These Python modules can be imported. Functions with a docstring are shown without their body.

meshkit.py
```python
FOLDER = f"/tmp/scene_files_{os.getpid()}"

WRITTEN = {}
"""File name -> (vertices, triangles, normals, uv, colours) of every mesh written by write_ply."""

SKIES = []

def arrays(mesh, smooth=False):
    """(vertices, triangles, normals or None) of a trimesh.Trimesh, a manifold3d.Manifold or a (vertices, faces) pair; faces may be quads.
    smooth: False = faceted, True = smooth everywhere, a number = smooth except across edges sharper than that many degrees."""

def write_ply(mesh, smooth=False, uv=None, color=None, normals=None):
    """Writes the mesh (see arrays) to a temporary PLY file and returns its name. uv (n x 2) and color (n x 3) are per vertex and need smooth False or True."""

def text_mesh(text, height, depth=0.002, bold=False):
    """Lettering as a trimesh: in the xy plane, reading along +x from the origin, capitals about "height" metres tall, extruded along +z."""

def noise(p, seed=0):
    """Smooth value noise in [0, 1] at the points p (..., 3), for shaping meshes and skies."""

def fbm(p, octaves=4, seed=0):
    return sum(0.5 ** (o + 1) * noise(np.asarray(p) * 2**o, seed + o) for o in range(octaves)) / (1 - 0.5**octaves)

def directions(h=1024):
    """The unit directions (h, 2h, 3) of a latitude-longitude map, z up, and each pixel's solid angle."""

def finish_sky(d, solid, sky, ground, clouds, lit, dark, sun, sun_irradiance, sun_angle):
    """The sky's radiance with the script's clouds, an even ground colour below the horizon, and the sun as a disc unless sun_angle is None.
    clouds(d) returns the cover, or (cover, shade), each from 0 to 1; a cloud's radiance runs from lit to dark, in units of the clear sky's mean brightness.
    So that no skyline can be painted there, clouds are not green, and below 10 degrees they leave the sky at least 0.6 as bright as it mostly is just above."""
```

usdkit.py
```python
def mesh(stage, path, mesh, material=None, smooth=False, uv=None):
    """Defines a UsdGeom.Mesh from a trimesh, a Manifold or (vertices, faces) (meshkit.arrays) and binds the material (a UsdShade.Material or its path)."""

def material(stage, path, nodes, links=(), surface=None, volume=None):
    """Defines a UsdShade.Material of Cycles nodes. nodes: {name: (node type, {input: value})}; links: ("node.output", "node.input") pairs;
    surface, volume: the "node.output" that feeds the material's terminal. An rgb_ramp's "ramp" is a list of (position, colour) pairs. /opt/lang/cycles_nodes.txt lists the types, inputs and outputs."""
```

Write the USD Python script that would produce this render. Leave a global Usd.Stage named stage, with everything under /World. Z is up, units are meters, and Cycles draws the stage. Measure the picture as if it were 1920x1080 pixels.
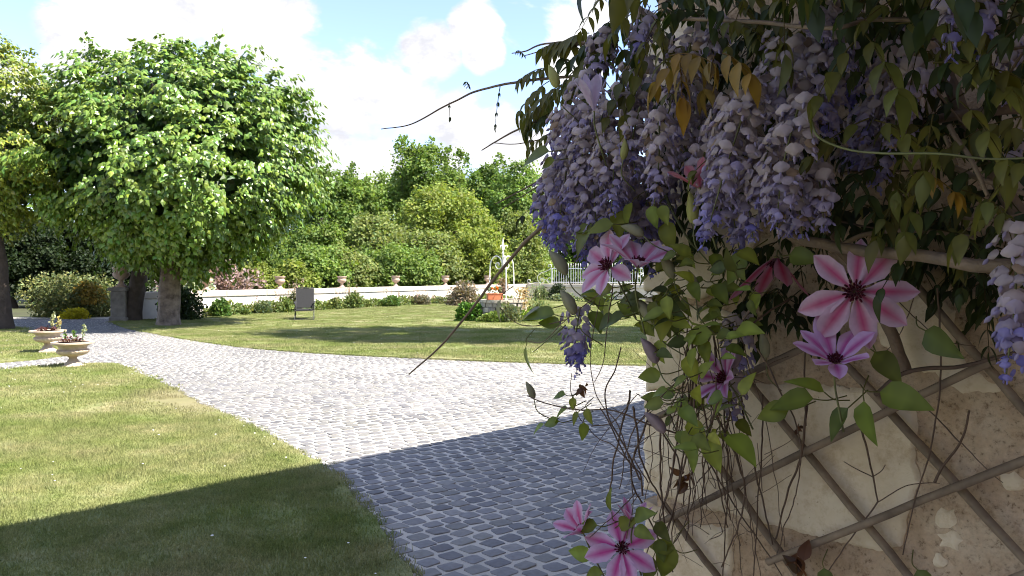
import math, random
import numpy as np
import trimesh
from shapely.geometry import Polygon, Point, LineString
from shapely import contains_xy
import usdkit, meshkit
from pxr import Gf, Sdf, Usd, UsdGeom, UsdLux, UsdShade, Vt

stage = Usd.Stage.CreateInMemory()
UsdGeom.SetStageUpAxis(stage, UsdGeom.Tokens.z)
UsdGeom.SetStageMetersPerUnit(stage, 1.0)
UsdGeom.Xform.Define(stage, '/World')
UsdGeom.Scope.Define(stage, '/World/Looks')
T = Sdf.ValueTypeNames
PI = math.pi

# ------------------------------------------------------------------ camera, sky, sun, exposure
CAM_H, F, HORIZON = 1.6, 1493.0, 515.0
PITCH = math.atan((540 - HORIZON) / F)
cam = UsdGeom.Camera.Define(stage, '/World/camera')
cam.AddTranslateOp().Set(Gf.Vec3d(0, 0, CAM_H))
cam.AddRotateXOp().Set(90 - math.degrees(PITCH))
cam.CreateHorizontalApertureAttr(36.0)
cam.CreateVerticalApertureAttr(20.25)
cam.CreateFocalLengthAttr(36.0 * F / 1920)
cam.CreateClippingRangeAttr(Gf.Vec2f(0.05, 2000))
cam.CreateExposureAttr(2.1)

SUN_AZ = np.array([0.92, -0.39]); SUN_AZ = SUN_AZ / np.linalg.norm(SUN_AZ)
SUN_EL = math.radians(52)
SUN = np.array([SUN_AZ[0] * math.cos(SUN_EL), SUN_AZ[1] * math.cos(SUN_EL), math.sin(SUN_EL)])
sun = UsdLux.DistantLight.Define(stage, '/World/sun')
sun.CreateNormalizeAttr(True)
sun.CreateIntensityAttr(0.96)
sun.CreateAngleAttr(0.55)
sun.CreateColorAttr(Gf.Vec3f(1.0, 0.95, 0.86))
sun.AddRotateXYZOp().Set(Gf.Vec3f(0, 90 - math.degrees(SUN_EL), math.degrees(math.atan2(SUN[1], SUN[0]))))

CP, SP = math.cos(PITCH), math.sin(PITCH)
CAM = np.array([0, 0, CAM_H])
def ray(px, py):
    a, b = (px - 960) / F, (540 - py) / F
    return np.array([a, CP + b * SP, -SP + b * CP])
def P(px, py, depth):
    return CAM + ray(px, py) * depth
def G(px, py, z=0.0):
    d = ray(px, py)
    return CAM + d * ((z - CAM_H) / d[2])
def depth_ground(py):
    return G(960, py)[1]
def project(p):
    p = np.asarray(p, float) - CAM
    fwd = p[..., 1] * CP - p[..., 2] * SP
    up = p[..., 1] * SP + p[..., 2] * CP
    fwd = np.where(np.abs(fwd) < 1e-6, 1e-6, fwd)
    return np.stack([960 + F * p[..., 0] / fwd, 540 - F * up / fwd, fwd], -1)

# clouds: lobes of the cumulus in view as directions, broken up by noise; the noise alone goes on round the whole sky
def sky_material():
    lobes = [(300, 15, 120), (390, 45, 105), (520, 70, 85), (640, 190, 115), (720, 205, 115), (795, 100, 62), (888, 45, 46), (905, 100, 36), (760, 275, 95), (850, 250, 85),
             (940, 265, 85), (560, 195, 85), (620, 320, 110), (1110, 30, 75), (1080, 95, 62), (1010, 290, 85), (180, 35, 85), (150, 140, 62), (60, 260, 120)]
    n = {'tc': ('texture_coordinate', {}),
         'map': ('mapping', {'scale': (1, 1, 1.6)}),
         'n1': ('noise_texture', {'scale': 6.5, 'detail': 10, 'roughness': 0.58, 'distortion': 0.35}),
         'n2': ('noise_texture', {'scale': 16, 'detail': 6, 'roughness': 0.6}),
         'sky': ('sky_texture', {'sky_type': 'single_scattering', 'sun_disc': False, 'sun_elevation': SUN_EL, 'sun_rotation': math.atan2(SUN[0], SUN[1]), 'aerosol_density': 0.25, 'air_density': 1.15}),
         'hs': ('hsv', {'saturation': 0.80}), 'bg': ('background_shader', {'strength': 0.082})}
    l = [('tc.generated', 'map.vector'), ('map.vector', 'n1.vector'), ('map.vector', 'n2.vector')]
    prev = None
    for i, (px, py, r) in enumerate(lobes):
        d = ray(px, py); d = d / np.linalg.norm(d)
        ang = r / F * 0.88
        n[f'd{i}'] = ('vector_math', {'math_type': 'dot_product', 'vector2': tuple(d)})
        n[f'm{i}'] = ('map_range', {'range_type': 'linear', 'from_min': math.cos(ang * 1.45), 'from_max': 1.0, 'to_min': 0.0, 'to_max': 1.0, 'clamp': True})
        l += [('tc.generated', f'd{i}.vector1'), (f'd{i}.value', f'm{i}.value')]
        if prev is None:
            prev = f'm{i}.result'
        else:
            n[f'x{i}'] = ('math', {'math_type': 'maximum'})
            l += [(prev, f'x{i}.value1'), (f'm{i}.result', f'x{i}.value2')]
            prev = f'x{i}.value'
    # outside the part of the sky in view the same kind of cloud goes on
    n['sep'] = ('separate_xyz', {})
    n['front'] = ('math', {'math_type': 'multiply_add', 'value2': 0.62, 'value3': 0.0})
    n['nn'] = ('math', {'math_type': 'multiply_add', 'value2': 2.0, 'value3': -0.54})
    n['sum0'] = ('math', {'math_type': 'add'})
    n['sum'] = ('math', {'math_type': 'add'})
    vc = ray(620, 170); vc = vc / np.linalg.norm(vc)
    n['vd'] = ('vector_math', {'math_type': 'dot_product', 'vector2': tuple(vc)})
    n['rest'] = ('map_range', {'range_type': 'smoothstep', 'from_min': math.cos(math.radians(28)), 'from_max': math.cos(math.radians(48)), 'to_min': 0.0, 'to_max': 0.27, 'clamp': True})
    l += [('tc.generated', 'vd.vector1'), ('vd.value', 'rest.value')]
    n['cover'] = ('map_range', {'range_type': 'smoothstep', 'from_min': 0.66, 'from_max': 0.96, 'to_min': 0.0, 'to_max': 1.0, 'clamp': True})
    n['shade'] = ('map_range', {'range_type': 'linear', 'from_min': 0.35, 'from_max': 0.7, 'to_min': 0.0, 'to_max': 1.0, 'clamp': True})
    n['cloud'] = ('mix', {'color1': (2.5, 2.52, 2.72), 'color2': (4.6, 4.5, 4.4)})
    n['mix'] = ('mix', {})
    n['tint'] = ('mix', {'mix_type': 'multiply', 'fac': 1.0, 'color2': (0.72, 0.79, 1.03)})
    l += [(prev, 'front.value1'), ('n1.fac', 'nn.value1'), ('nn.value', 'sum0.value1'), ('front.value', 'sum0.value2'), ('sum0.value', 'sum.value1'), ('rest.result', 'sum.value2'), ('sum.value', 'cover.value'),
          ('n2.fac', 'shade.value'), ('shade.result', 'cloud.fac'), ('sky.color', 'hs.color'), ('hs.color', 'tint.color1'), ('tint.color', 'mix.color1'), ('cloud.color', 'mix.color2'), ('cover.result', 'mix.fac'), ('mix.color', 'bg.color')]
    del n['sep']
    return usdkit.material(stage, '/World/Looks/sky', n, l, surface='bg.background')
dome = UsdLux.DomeLight.Define(stage, '/World/sky')
UsdShade.MaterialBindingAPI.Apply(dome.GetPrim()).Bind(sky_material())
dome.GetPrim().SetCustomDataByKey('kind', 'structure')
dome.GetPrim().SetCustomDataByKey('label', 'pale blue sky with bright white cumulus clouds')

# ------------------------------------------------------------------ helpers: prims
taken = {}
def numbered(parent, name):
    k = (parent, name)
    i = taken.get(k, 0)
    taken[k] = i + 1
    return f'{parent}/{name}' if i == 0 else f'{parent}/{name}_{i:03d}'
def data(prim, label=None, cat=None, group=None, kind=None):
    for k, v in (('label', label), ('category', cat), ('group', group), ('kind', kind)):
        if v:
            prim.SetCustomDataByKey(k, v)
def write_mesh(path, v, f, mat, col=None, nrm=None, smooth=False):
    v = np.asarray(v, float); f = np.asarray(f, int)
    if f.shape[1] == 4:
        f = np.vstack([f[:, [0, 1, 2]], f[:, [0, 2, 3]]])
    if nrm is None and smooth is not False:
        if smooth is True or col is not None:
            _, _, nrm = meshkit.arrays((v, f), True)
        else:
            v, f, nrm = meshkit.arrays((v, f), smooth)
    m = UsdGeom.Mesh.Define(stage, path)
    m.CreatePointsAttr(Vt.Vec3fArray.FromNumpy(np.ascontiguousarray(v, np.float32)))
    m.CreateFaceVertexCountsAttr(Vt.IntArray.FromNumpy(np.full(len(f), 3, np.int32)))
    m.CreateFaceVertexIndicesAttr(Vt.IntArray.FromNumpy(f.astype(np.int32).ravel()))
    m.CreateSubdivisionSchemeAttr('none')
    if nrm is not None:
        m.CreateNormalsAttr(Vt.Vec3fArray.FromNumpy(np.ascontiguousarray(nrm, np.float32)))
        m.SetNormalsInterpolation('vertex')
    if col is not None:
        UsdGeom.PrimvarsAPI(m).CreatePrimvar('col', T.Color3fArray, 'vertex').Set(Vt.Vec3fArray.FromNumpy(np.ascontiguousarray(col, np.float32)))
    if mat is not None:
        UsdShade.MaterialBindingAPI.Apply(m.GetPrim()).Bind(mat)
    return m.GetPrim()
class Thing:
    def __init__(s, name, label, cat, group=None, loc=(0, 0, 0)):
        s.path = numbered('/World', name)
        s.loc = np.array(loc, float)
        s.x = UsdGeom.Xform.Define(stage, s.path)
        s.x.AddTranslateOp().Set(Gf.Vec3d(*map(float, s.loc)))
        s.prim = s.x.GetPrim()
        data(s.prim, label, cat, group)
    def part(s, name, v, f, mat, parent=None, label=None, kind=None, **k):
        path = numbered(parent.GetPath().pathString if parent else s.path, name)
        p = write_mesh(path, np.asarray(v, float) - s.loc, f, mat, **k)
        data(p, label, kind=kind)
        return p
def single(name, v, f, mat, label, cat, group=None, kind=None, **k):
    p = write_mesh(numbered('/World', name), v, f, mat, **k)
    data(p, label, cat, group, kind)
    return p
def copy_of(thing, label, loc, rotz=0.0, scale=1.0, group=None):
    name = thing.path.split('/')[-1]
    path = numbered('/World', name)
    x = UsdGeom.Xform.Define(stage, path)
    p = x.GetPrim()
    p.GetReferences().AddInternalReference(Sdf.Path(thing.path))
    x.ClearXformOpOrder()
    x.MakeMatrixXform().Set(Gf.Matrix4d().SetScale(scale) * Gf.Matrix4d().SetRotate(Gf.Rotation(Gf.Vec3d(0, 0, 1), rotz)) * Gf.Matrix4d().SetTranslate(Gf.Vec3d(*map(float, loc))))
    p.SetInstanceable(True)
    data(p, label, thing.prim.GetCustomDataByKey('category'), group or thing.prim.GetCustomDataByKey('group'))
    return p

# ------------------------------------------------------------------ helpers: shapes
def unit(a):
    a = np.asarray(a, float)
    return a / np.maximum(np.linalg.norm(a, axis=-1, keepdims=True), 1e-12)
def join(parts):
    vs, fs, n = [], [], 0
    for v, f in parts:
        f = np.asarray(f)
        if f.shape[1] == 4:
            f = np.vstack([f[:, [0, 1, 2]], f[:, [0, 2, 3]]])
        vs.append(v); fs.append(f + n); n += len(v)
    return np.vstack(vs), np.vstack(fs)
def spline(pts, n=24):
    pts = np.asarray(pts, float)
    if len(pts) == 2:
        t = np.linspace(0, 1, n)[:, None]
        return pts[0] * (1 - t) + pts[1] * t
    p = np.vstack([2 * pts[0] - pts[1], pts, 2 * pts[-1] - pts[-2]])
    out = []
    segs = len(pts) - 1
    per = max(2, n // segs)
    for i in range(segs):
        a, b, c, d = p[i:i + 4]
        t = np.linspace(0, 1, per, endpoint=False)[:, None]
        out.append(0.5 * ((2 * b) + (-a + c) * t + (2 * a - 5 * b + 4 * c - d) * t * t + (-a + 3 * b - 3 * c + d) * t ** 3))
    out.append(pts[-1:])
    return np.vstack(out)
def tube(pts, r, sides=6):
    pts = np.asarray(pts, float); n = len(pts)
    r = np.broadcast_to(np.asarray(r, float), (n,))
    t = unit(np.gradient(pts, axis=0))
    ref = np.array([0, 0, 1.0]) if abs(t[0][2]) < 0.9 else np.array([1.0, 0, 0])
    u = unit(np.cross(t[0], ref)); us = []
    for i in range(n):
        u = unit(u - t[i] * np.dot(u, t[i])); us.append(u)
    us = np.array(us); ws = np.cross(t, us)
    ang = np.arange(sides) * 2 * PI / sides
    v = pts[:, None] + r[:, None, None] * (np.cos(ang)[None, :, None] * us[:, None] + np.sin(ang)[None, :, None] * ws[:, None])
    v = v.reshape(-1, 3)
    f = []
    for i in range(n - 1):
        for j in range(sides):
            a, b = i * sides + j, i * sides + (j + 1) % sides
            f += [(a, b, b + sides), (a, b + sides, a + sides)]
    v = np.vstack([v, pts[0], pts[-1]])
    for j in range(sides):
        f.append((len(v) - 2, (j + 1) % sides, j))
        f.append((len(v) - 1, (n - 1) * sides + j, (n - 1) * sides + (j + 1) % sides))
    return v, np.array(f)
def lathe(profile, n=32, center=(0, 0, 0), lobes=None):
    """profile: (radius, z) from bottom to top, closed at the axis; lobes(k, angle) scales ring k."""
    c = np.array(center, float); ang = np.arange(n) * 2 * PI / n
    v = []
    for k, (r, z) in enumerate(profile):
        rr = r * (lobes(k, ang) if lobes else 1.0)
        v.append(np.stack([rr * np.cos(ang), rr * np.sin(ang), np.full(n, z)], 1))
    m = len(profile)
    v = np.vstack(v + [[[0, 0, profile[0][1]], [0, 0, profile[-1][1]]]]) + c
    f = []
    for k in range(m - 1):
        for j in range(n):
            a, b = k * n + j, k * n + (j + 1) % n
            f += [(a, b, b + n), (a, b + n, a + n)]
    for j in range(n):
        f += [(m * n, (j + 1) % n, j), (m * n + 1, (m - 1) * n + j, (m - 1) * n + (j + 1) % n)]
    return v, np.array(f)
def box(c, size, x=(1, 0, 0), y=(0, 1, 0), bevel=0.0):
    b = trimesh.creation.box(extents=size)
    v = np.array(b.vertices); f = np.array(b.faces)
    if bevel:
        import manifold3d as m3
        s = np.array(size) / 2 - bevel
        pts = []
        for sx in (-1, 1):
            for sy in (-1, 1):
                for sz in (-1, 1):
                    p = s * (sx, sy, sz)
                    pts += [p + (sx * bevel, 0, 0), p + (0, sy * bevel, 0), p + (0, 0, sz * bevel)]
        h = trimesh.convex.convex_hull(np.array(pts))
        v, f = np.array(h.vertices), np.array(h.faces)
    x = unit(x); z = unit(np.cross(x, y)); y = np.cross(z, x)
    return v @ np.array([x, y, z]) + np.array(c, float), f
def slab(poly, z0, z1):
    """extruded polygon, world xy"""
    m = trimesh.creation.extrude_polygon(poly, z1 - z0, engine='earcut')
    v = np.array(m.vertices); v[:, 2] += z0
    return v, np.array(m.faces)
def rand_unit(rng, n):
    return unit(rng.normal(size=(n, 3)))

# leaves: templates lie in xy, stalk at the origin, tip at (0, 1, *), z is the upper side
def ovate(rows=5, w=0.5, fold=0.12, curl=0.25, p=0.8, tip=1.0):
    v, f = [], []
    for i in range(rows + 1):
        t = i / rows
        ww = w * 0.5 * max(0.03, math.sin(PI * t ** p) ** tip)
        z = -curl * t * t
        v += [(-ww, t, z + fold * ww * 2), (0, t, z), (ww, t, z + fold * ww * 2)]
    for i in range(rows):
        for j in (0, 1):
            a = i * 3 + j
            f += [(a, a + 1, a + 4), (a, a + 4, a + 3)]
    return np.array(v), np.array(f)
KITE = (np.array([(0, 0, 0), (-0.40, 0.36, -0.10), (0.40, 0.36, -0.10), (0, 0.45, 0.03), (0, 1, -0.20)]), np.array([(0, 2, 3), (0, 3, 1), (1, 3, 4), (3, 2, 4)]))
CARD = (np.array([(0, 0, 0), (0.5, 0.5, 0.12), (0, 1, -0.1), (-0.5, 0.5, 0.12)]), np.array([(0, 1, 2), (0, 2, 3)]))
def frames(ydir, nrm):
    y = unit(ydir); x = unit(np.cross(y, nrm)); z = np.cross(x, y)
    return np.stack([x, y, z], 1)
def place(tmpl, pos, ydir, nrm, scale, col=None, xscale=1.0):
    """copies of a leaf template: (vertices, faces, colours)"""
    v, f = tmpl
    R = frames(np.asarray(ydir, float), np.asarray(nrm, float))
    n = len(R)
    vv = v * np.array([xscale, 1, 1])
    out = np.einsum('vk,nkj->nvj', vv, R) * np.broadcast_to(np.asarray(scale, float), (n,))[:, None, None] + np.asarray(pos, float)[:, None]
    ff = (f[None] + (np.arange(n) * len(v))[:, None, None]).reshape(-1, 3)
    c = None if col is None else np.repeat(np.asarray(col, float), len(v), axis=0)
    return out.reshape(-1, 3), ff, c
def vary(rng, base, n, amount=0.25, hue=0.12):
    base = np.asarray(base, float)
    k = 1 + amount * rng.normal(size=(n, 1)).clip(-2, 2)
    h = hue * rng.normal(size=(n, 1)).clip(-2, 2)
    c = base[None] * k * np.hstack([1 + h, np.ones((n, 1)), 1 - h])
    return c.clip(0.004, 0.9)

# ------------------------------------------------------------------ materials
def leaf_mat(name, trans=0.35, rough=0.42, tcol=(1.15, 1.25, 0.55), spec=0.4):
    return usdkit.material(stage, '/World/Looks/' + name, {
        'a': ('attribute', {'attribute': 'col'}),
        'p': ('principled_bsdf', {'roughness': rough, 'specular_ior_level': spec}),
        'tm': ('mix', {'mix_type': 'multiply', 'fac': 1.0, 'color2': tcol}),
        't': ('translucent_bsdf', {}),
        'm': ('mix_closure', {'fac': trans})},
        [('a.color', 'p.base_color'), ('a.color', 'tm.color1'), ('tm.color', 't.color'), ('p.BSDF', 'm.closure1'), ('t.BSDF', 'm.closure2')], surface='m.closure')
def plain(name, color, rough=0.7, var=0.25, scale=8.0, bump=0.0, bscale=60.0, metallic=0.0, color2=None, spec=0.35, detail=6, dist=0.01):
    c1 = np.array(color); c2 = np.array(color2) if color2 is not None else c1 * (1 - var)
    n = {'g': ('geometry', {}), 'n': ('noise_texture', {'scale': scale, 'detail': detail, 'roughness': 0.65}),
         'r': ('rgb_ramp', {'ramp': [(0.3, tuple(c2)), (0.7, tuple(c1))]}),
         'p': ('principled_bsdf', {'roughness': rough, 'metallic': metallic, 'specular_ior_level': spec})}
    l = [('g.position', 'n.vector'), ('n.fac', 'r.fac'), ('r.color', 'p.base_color')]
    if bump:
        n['bn'] = ('noise_texture', {'scale': bscale, 'detail': 5, 'roughness': 0.6})
        n['b'] = ('bump', {'strength': bump, 'distance': dist})
        l += [('g.position', 'bn.vector'), ('bn.fac', 'b.height'), ('b.normal', 'p.normal')]
    return usdkit.material(stage, '/World/Looks/' + name, n, l, surface='p.BSDF')
def attr_mat(name, rough=0.6, var=0.2, scale=30, bump=0.0, bscale=80, trans=0.0, spec=0.3, dist=0.004):
    """base colour from the mesh's own colour with fine blotches"""
    n = {'a': ('attribute', {'attribute': 'col'}), 'g': ('geometry', {}), 'n': ('noise_texture', {'scale': scale, 'detail': 5, 'roughness': 0.6}),
         'r': ('rgb_ramp', {'ramp': [(0.3, (1 - var,) * 3), (0.7, (1 + var,) * 3)]}), 'x': ('mix', {'mix_type': 'multiply', 'fac': 1.0}),
         'p': ('principled_bsdf', {'roughness': rough, 'specular_ior_level': spec})}
    l = [('g.position', 'n.vector'), ('n.fac', 'r.fac'), ('a.color', 'x.color1'), ('r.color', 'x.color2'), ('x.color', 'p.base_color')]
    s = 'p.BSDF'
    if bump:
        n['bn'] = ('noise_texture', {'scale': bscale, 'detail': 5, 'roughness': 0.6})
        n['b'] = ('bump', {'strength': bump, 'distance': dist})
        l += [('g.position', 'bn.vector'), ('bn.fac', 'b.height'), ('b.normal', 'p.normal')]
    if trans:
        n['t'] = ('translucent_bsdf', {}); n['m'] = ('mix_closure', {'fac': trans})
        l += [('x.color', 't.color'), ('p.BSDF', 'm.closure1'), ('t.BSDF', 'm.closure2')]
        s = 'm.closure'
    return usdkit.material(stage, '/World/Looks/' + name, n, l, surface=s)

M = {}
M['leaf'] = leaf_mat('tree_leaf', 0.24, 0.34, spec=0.55)
M['wood_leaf'] = leaf_mat('woodland_leaf', 0.45, 0.55, spec=0.25)
M['vine_leaf'] = leaf_mat('vine_leaf', 0.40, 0.45, spec=0.3)
M['plant_leaf'] = leaf_mat('border_leaf', 0.30, 0.55, spec=0.25)
M['petal'] = attr_mat('flower_petal', rough=0.55, var=0.08, scale=90, trans=0.35, spec=0.2)
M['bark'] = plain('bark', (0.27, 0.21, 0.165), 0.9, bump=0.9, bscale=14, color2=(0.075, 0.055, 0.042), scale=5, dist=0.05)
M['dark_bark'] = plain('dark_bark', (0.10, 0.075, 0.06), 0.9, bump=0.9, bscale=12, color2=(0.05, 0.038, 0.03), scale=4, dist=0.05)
M['twig'] = plain('vine_twig', (0.135, 0.085, 0.055), 0.8, color2=(0.060, 0.036, 0.025), scale=25)
M['green_twig'] = plain('green_twig', (0.14, 0.15, 0.05), 0.6, color2=(0.09, 0.085, 0.035), scale=20)
M['vine_wood'] = plain('vine_wood', (0.20, 0.135, 0.085), 0.75, color2=(0.10, 0.068, 0.045), scale=18, bump=0.4, bscale=90)
M['lattice'] = plain('lattice_wood', (0.27, 0.195, 0.13), 0.85, color2=(0.12, 0.085, 0.058), scale=14, bump=0.5, bscale=120, dist=0.004)
M['stone_pale'] = usdkit.material(stage, '/World/Looks/pale_limestone', {
    'g': ('geometry', {}), 'n': ('noise_texture', {'scale': 6, 'detail': 7, 'roughness': 0.7}), 'pit': ('noise_texture', {'scale': 75, 'detail': 4, 'roughness': 0.65}), 'w': ('noise_texture', {'scale': 22, 'detail': 6, 'roughness': 0.75}),
    'r': ('rgb_ramp', {'ramp': [(0.30, (0.53, 0.405, 0.265)), (0.50, (0.645, 0.52, 0.365)), (0.72, (0.70, 0.585, 0.43))]}),
    'pr': ('rgb_ramp', {'ramp': [(0.27, (0.42, 0.34, 0.27)), (0.33, (1, 1, 1))]}), 'wr': ('rgb_ramp', {'ramp': [(0.34, (0.78, 0.72, 0.66)), (0.50, (1, 1, 1))]}),
    'x': ('mix', {'mix_type': 'multiply', 'fac': 0.8}), 'y': ('mix', {'mix_type': 'multiply', 'fac': 0.9}), 'b': ('bump', {'strength': 0.5, 'distance': 0.006}), 'p': ('principled_bsdf', {'roughness': 0.9, 'specular_ior_level': 0.15})},
    [('g.position', 'n.vector'), ('g.position', 'pit.vector'), ('g.position', 'w.vector'), ('n.fac', 'r.fac'), ('pit.fac', 'pr.fac'), ('w.fac', 'wr.fac'), ('r.color', 'x.color1'), ('pr.color', 'x.color2'), ('x.color', 'y.color1'), ('wr.color', 'y.color2'), ('y.color', 'p.base_color'), ('w.fac', 'b.height'), ('b.normal', 'p.normal')], surface='p.BSDF')
M['white_wall'] = plain('white_render', (0.66, 0.62, 0.56), 0.85, color2=(0.50, 0.46, 0.41), scale=1.6, bump=0.3, bscale=30)
M['coping'] = plain('coping_stone', (0.50, 0.44, 0.37), 0.85, color2=(0.36, 0.31, 0.26), scale=2.5, bump=0.3, bscale=30)
M['grey_stone'] = plain('grey_stone', (0.28, 0.25, 0.22), 0.9, color2=(0.14, 0.125, 0.11), scale=5, bump=0.5, bscale=25)
M['urn_stone'] = plain('urn_stone', (0.52, 0.41, 0.31), 0.85, color2=(0.36, 0.28, 0.21), scale=11, bump=0.3, bscale=70)
M['wall_urn'] = plain('wall_urn_clay', (0.48, 0.36, 0.28), 0.85, color2=(0.34, 0.23, 0.17), scale=9, bump=0.3, bscale=50)
M['terracotta'] = plain('terracotta', (0.42, 0.135, 0.06), 0.8, color2=(0.33, 0.10, 0.045), scale=12)
M['white_iron'] = plain('white_painted_iron', (0.78, 0.77, 0.73), 0.45, color2=(0.62, 0.60, 0.55), scale=14)
M['chair_mesh'] = plain('grey_mesh_fabric', (0.036, 0.036, 0.038), 0.85, spec=0.1, color2=(0.028, 0.028, 0.030), scale=30)
M['dark_metal'] = plain('dark_metal', (0.035, 0.035, 0.037), 0.45, scale=20)
M['soil'] = plain('soil', (0.06, 0.042, 0.03), 0.95, color2=(0.03, 0.022, 0.016), scale=20, bump=0.6, bscale=40)
M['roof'] = plain('roof_slate', (0.09, 0.085, 0.085), 0.7, scale=6)
M['cobble'] = attr_mat('cobble_stone', rough=0.72, var=0.16, scale=28, bump=0.35, bscale=70, spec=0.3)
M['floor_wood'] = plain('woodland_floor', (0.06, 0.07, 0.025), 0.95, color2=(0.04, 0.035, 0.018), scale=0.7, bump=0.5, bscale=6)

# bed of light sand between the cobbles
M['sand'] = usdkit.material(stage, '/World/Looks/joint_sand', {
    'g': ('geometry', {}), 'n': ('noise_texture', {'scale': 140, 'detail': 4, 'roughness': 0.7}), 'n2': ('noise_texture', {'scale': 1.3, 'detail': 5}),
    'r': ('rgb_ramp', {'ramp': [(0.3, (0.38, 0.355, 0.31)), (0.68, (0.60, 0.565, 0.50))]}), 'r2': ('rgb_ramp', {'ramp': [(0.3, (0.8, 0.8, 0.8)), (0.65, (1.05, 1.05, 1.05))]}),
    'x': ('mix', {'mix_type': 'multiply', 'fac': 1.0}), 'b': ('bump', {'strength': 0.6, 'distance': 0.004}), 'p': ('principled_bsdf', {'roughness': 0.95, 'specular_ior_level': 0.1})},
    [('g.position', 'n.vector'), ('g.position', 'n2.vector'), ('n.fac', 'r.fac'), ('n2.fac', 'r2.fac'), ('r.color', 'x.color1'), ('r2.color', 'x.color2'), ('x.color', 'p.base_color'), ('n.fac', 'b.height'), ('b.normal', 'p.normal')], surface='p.BSDF')

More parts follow.
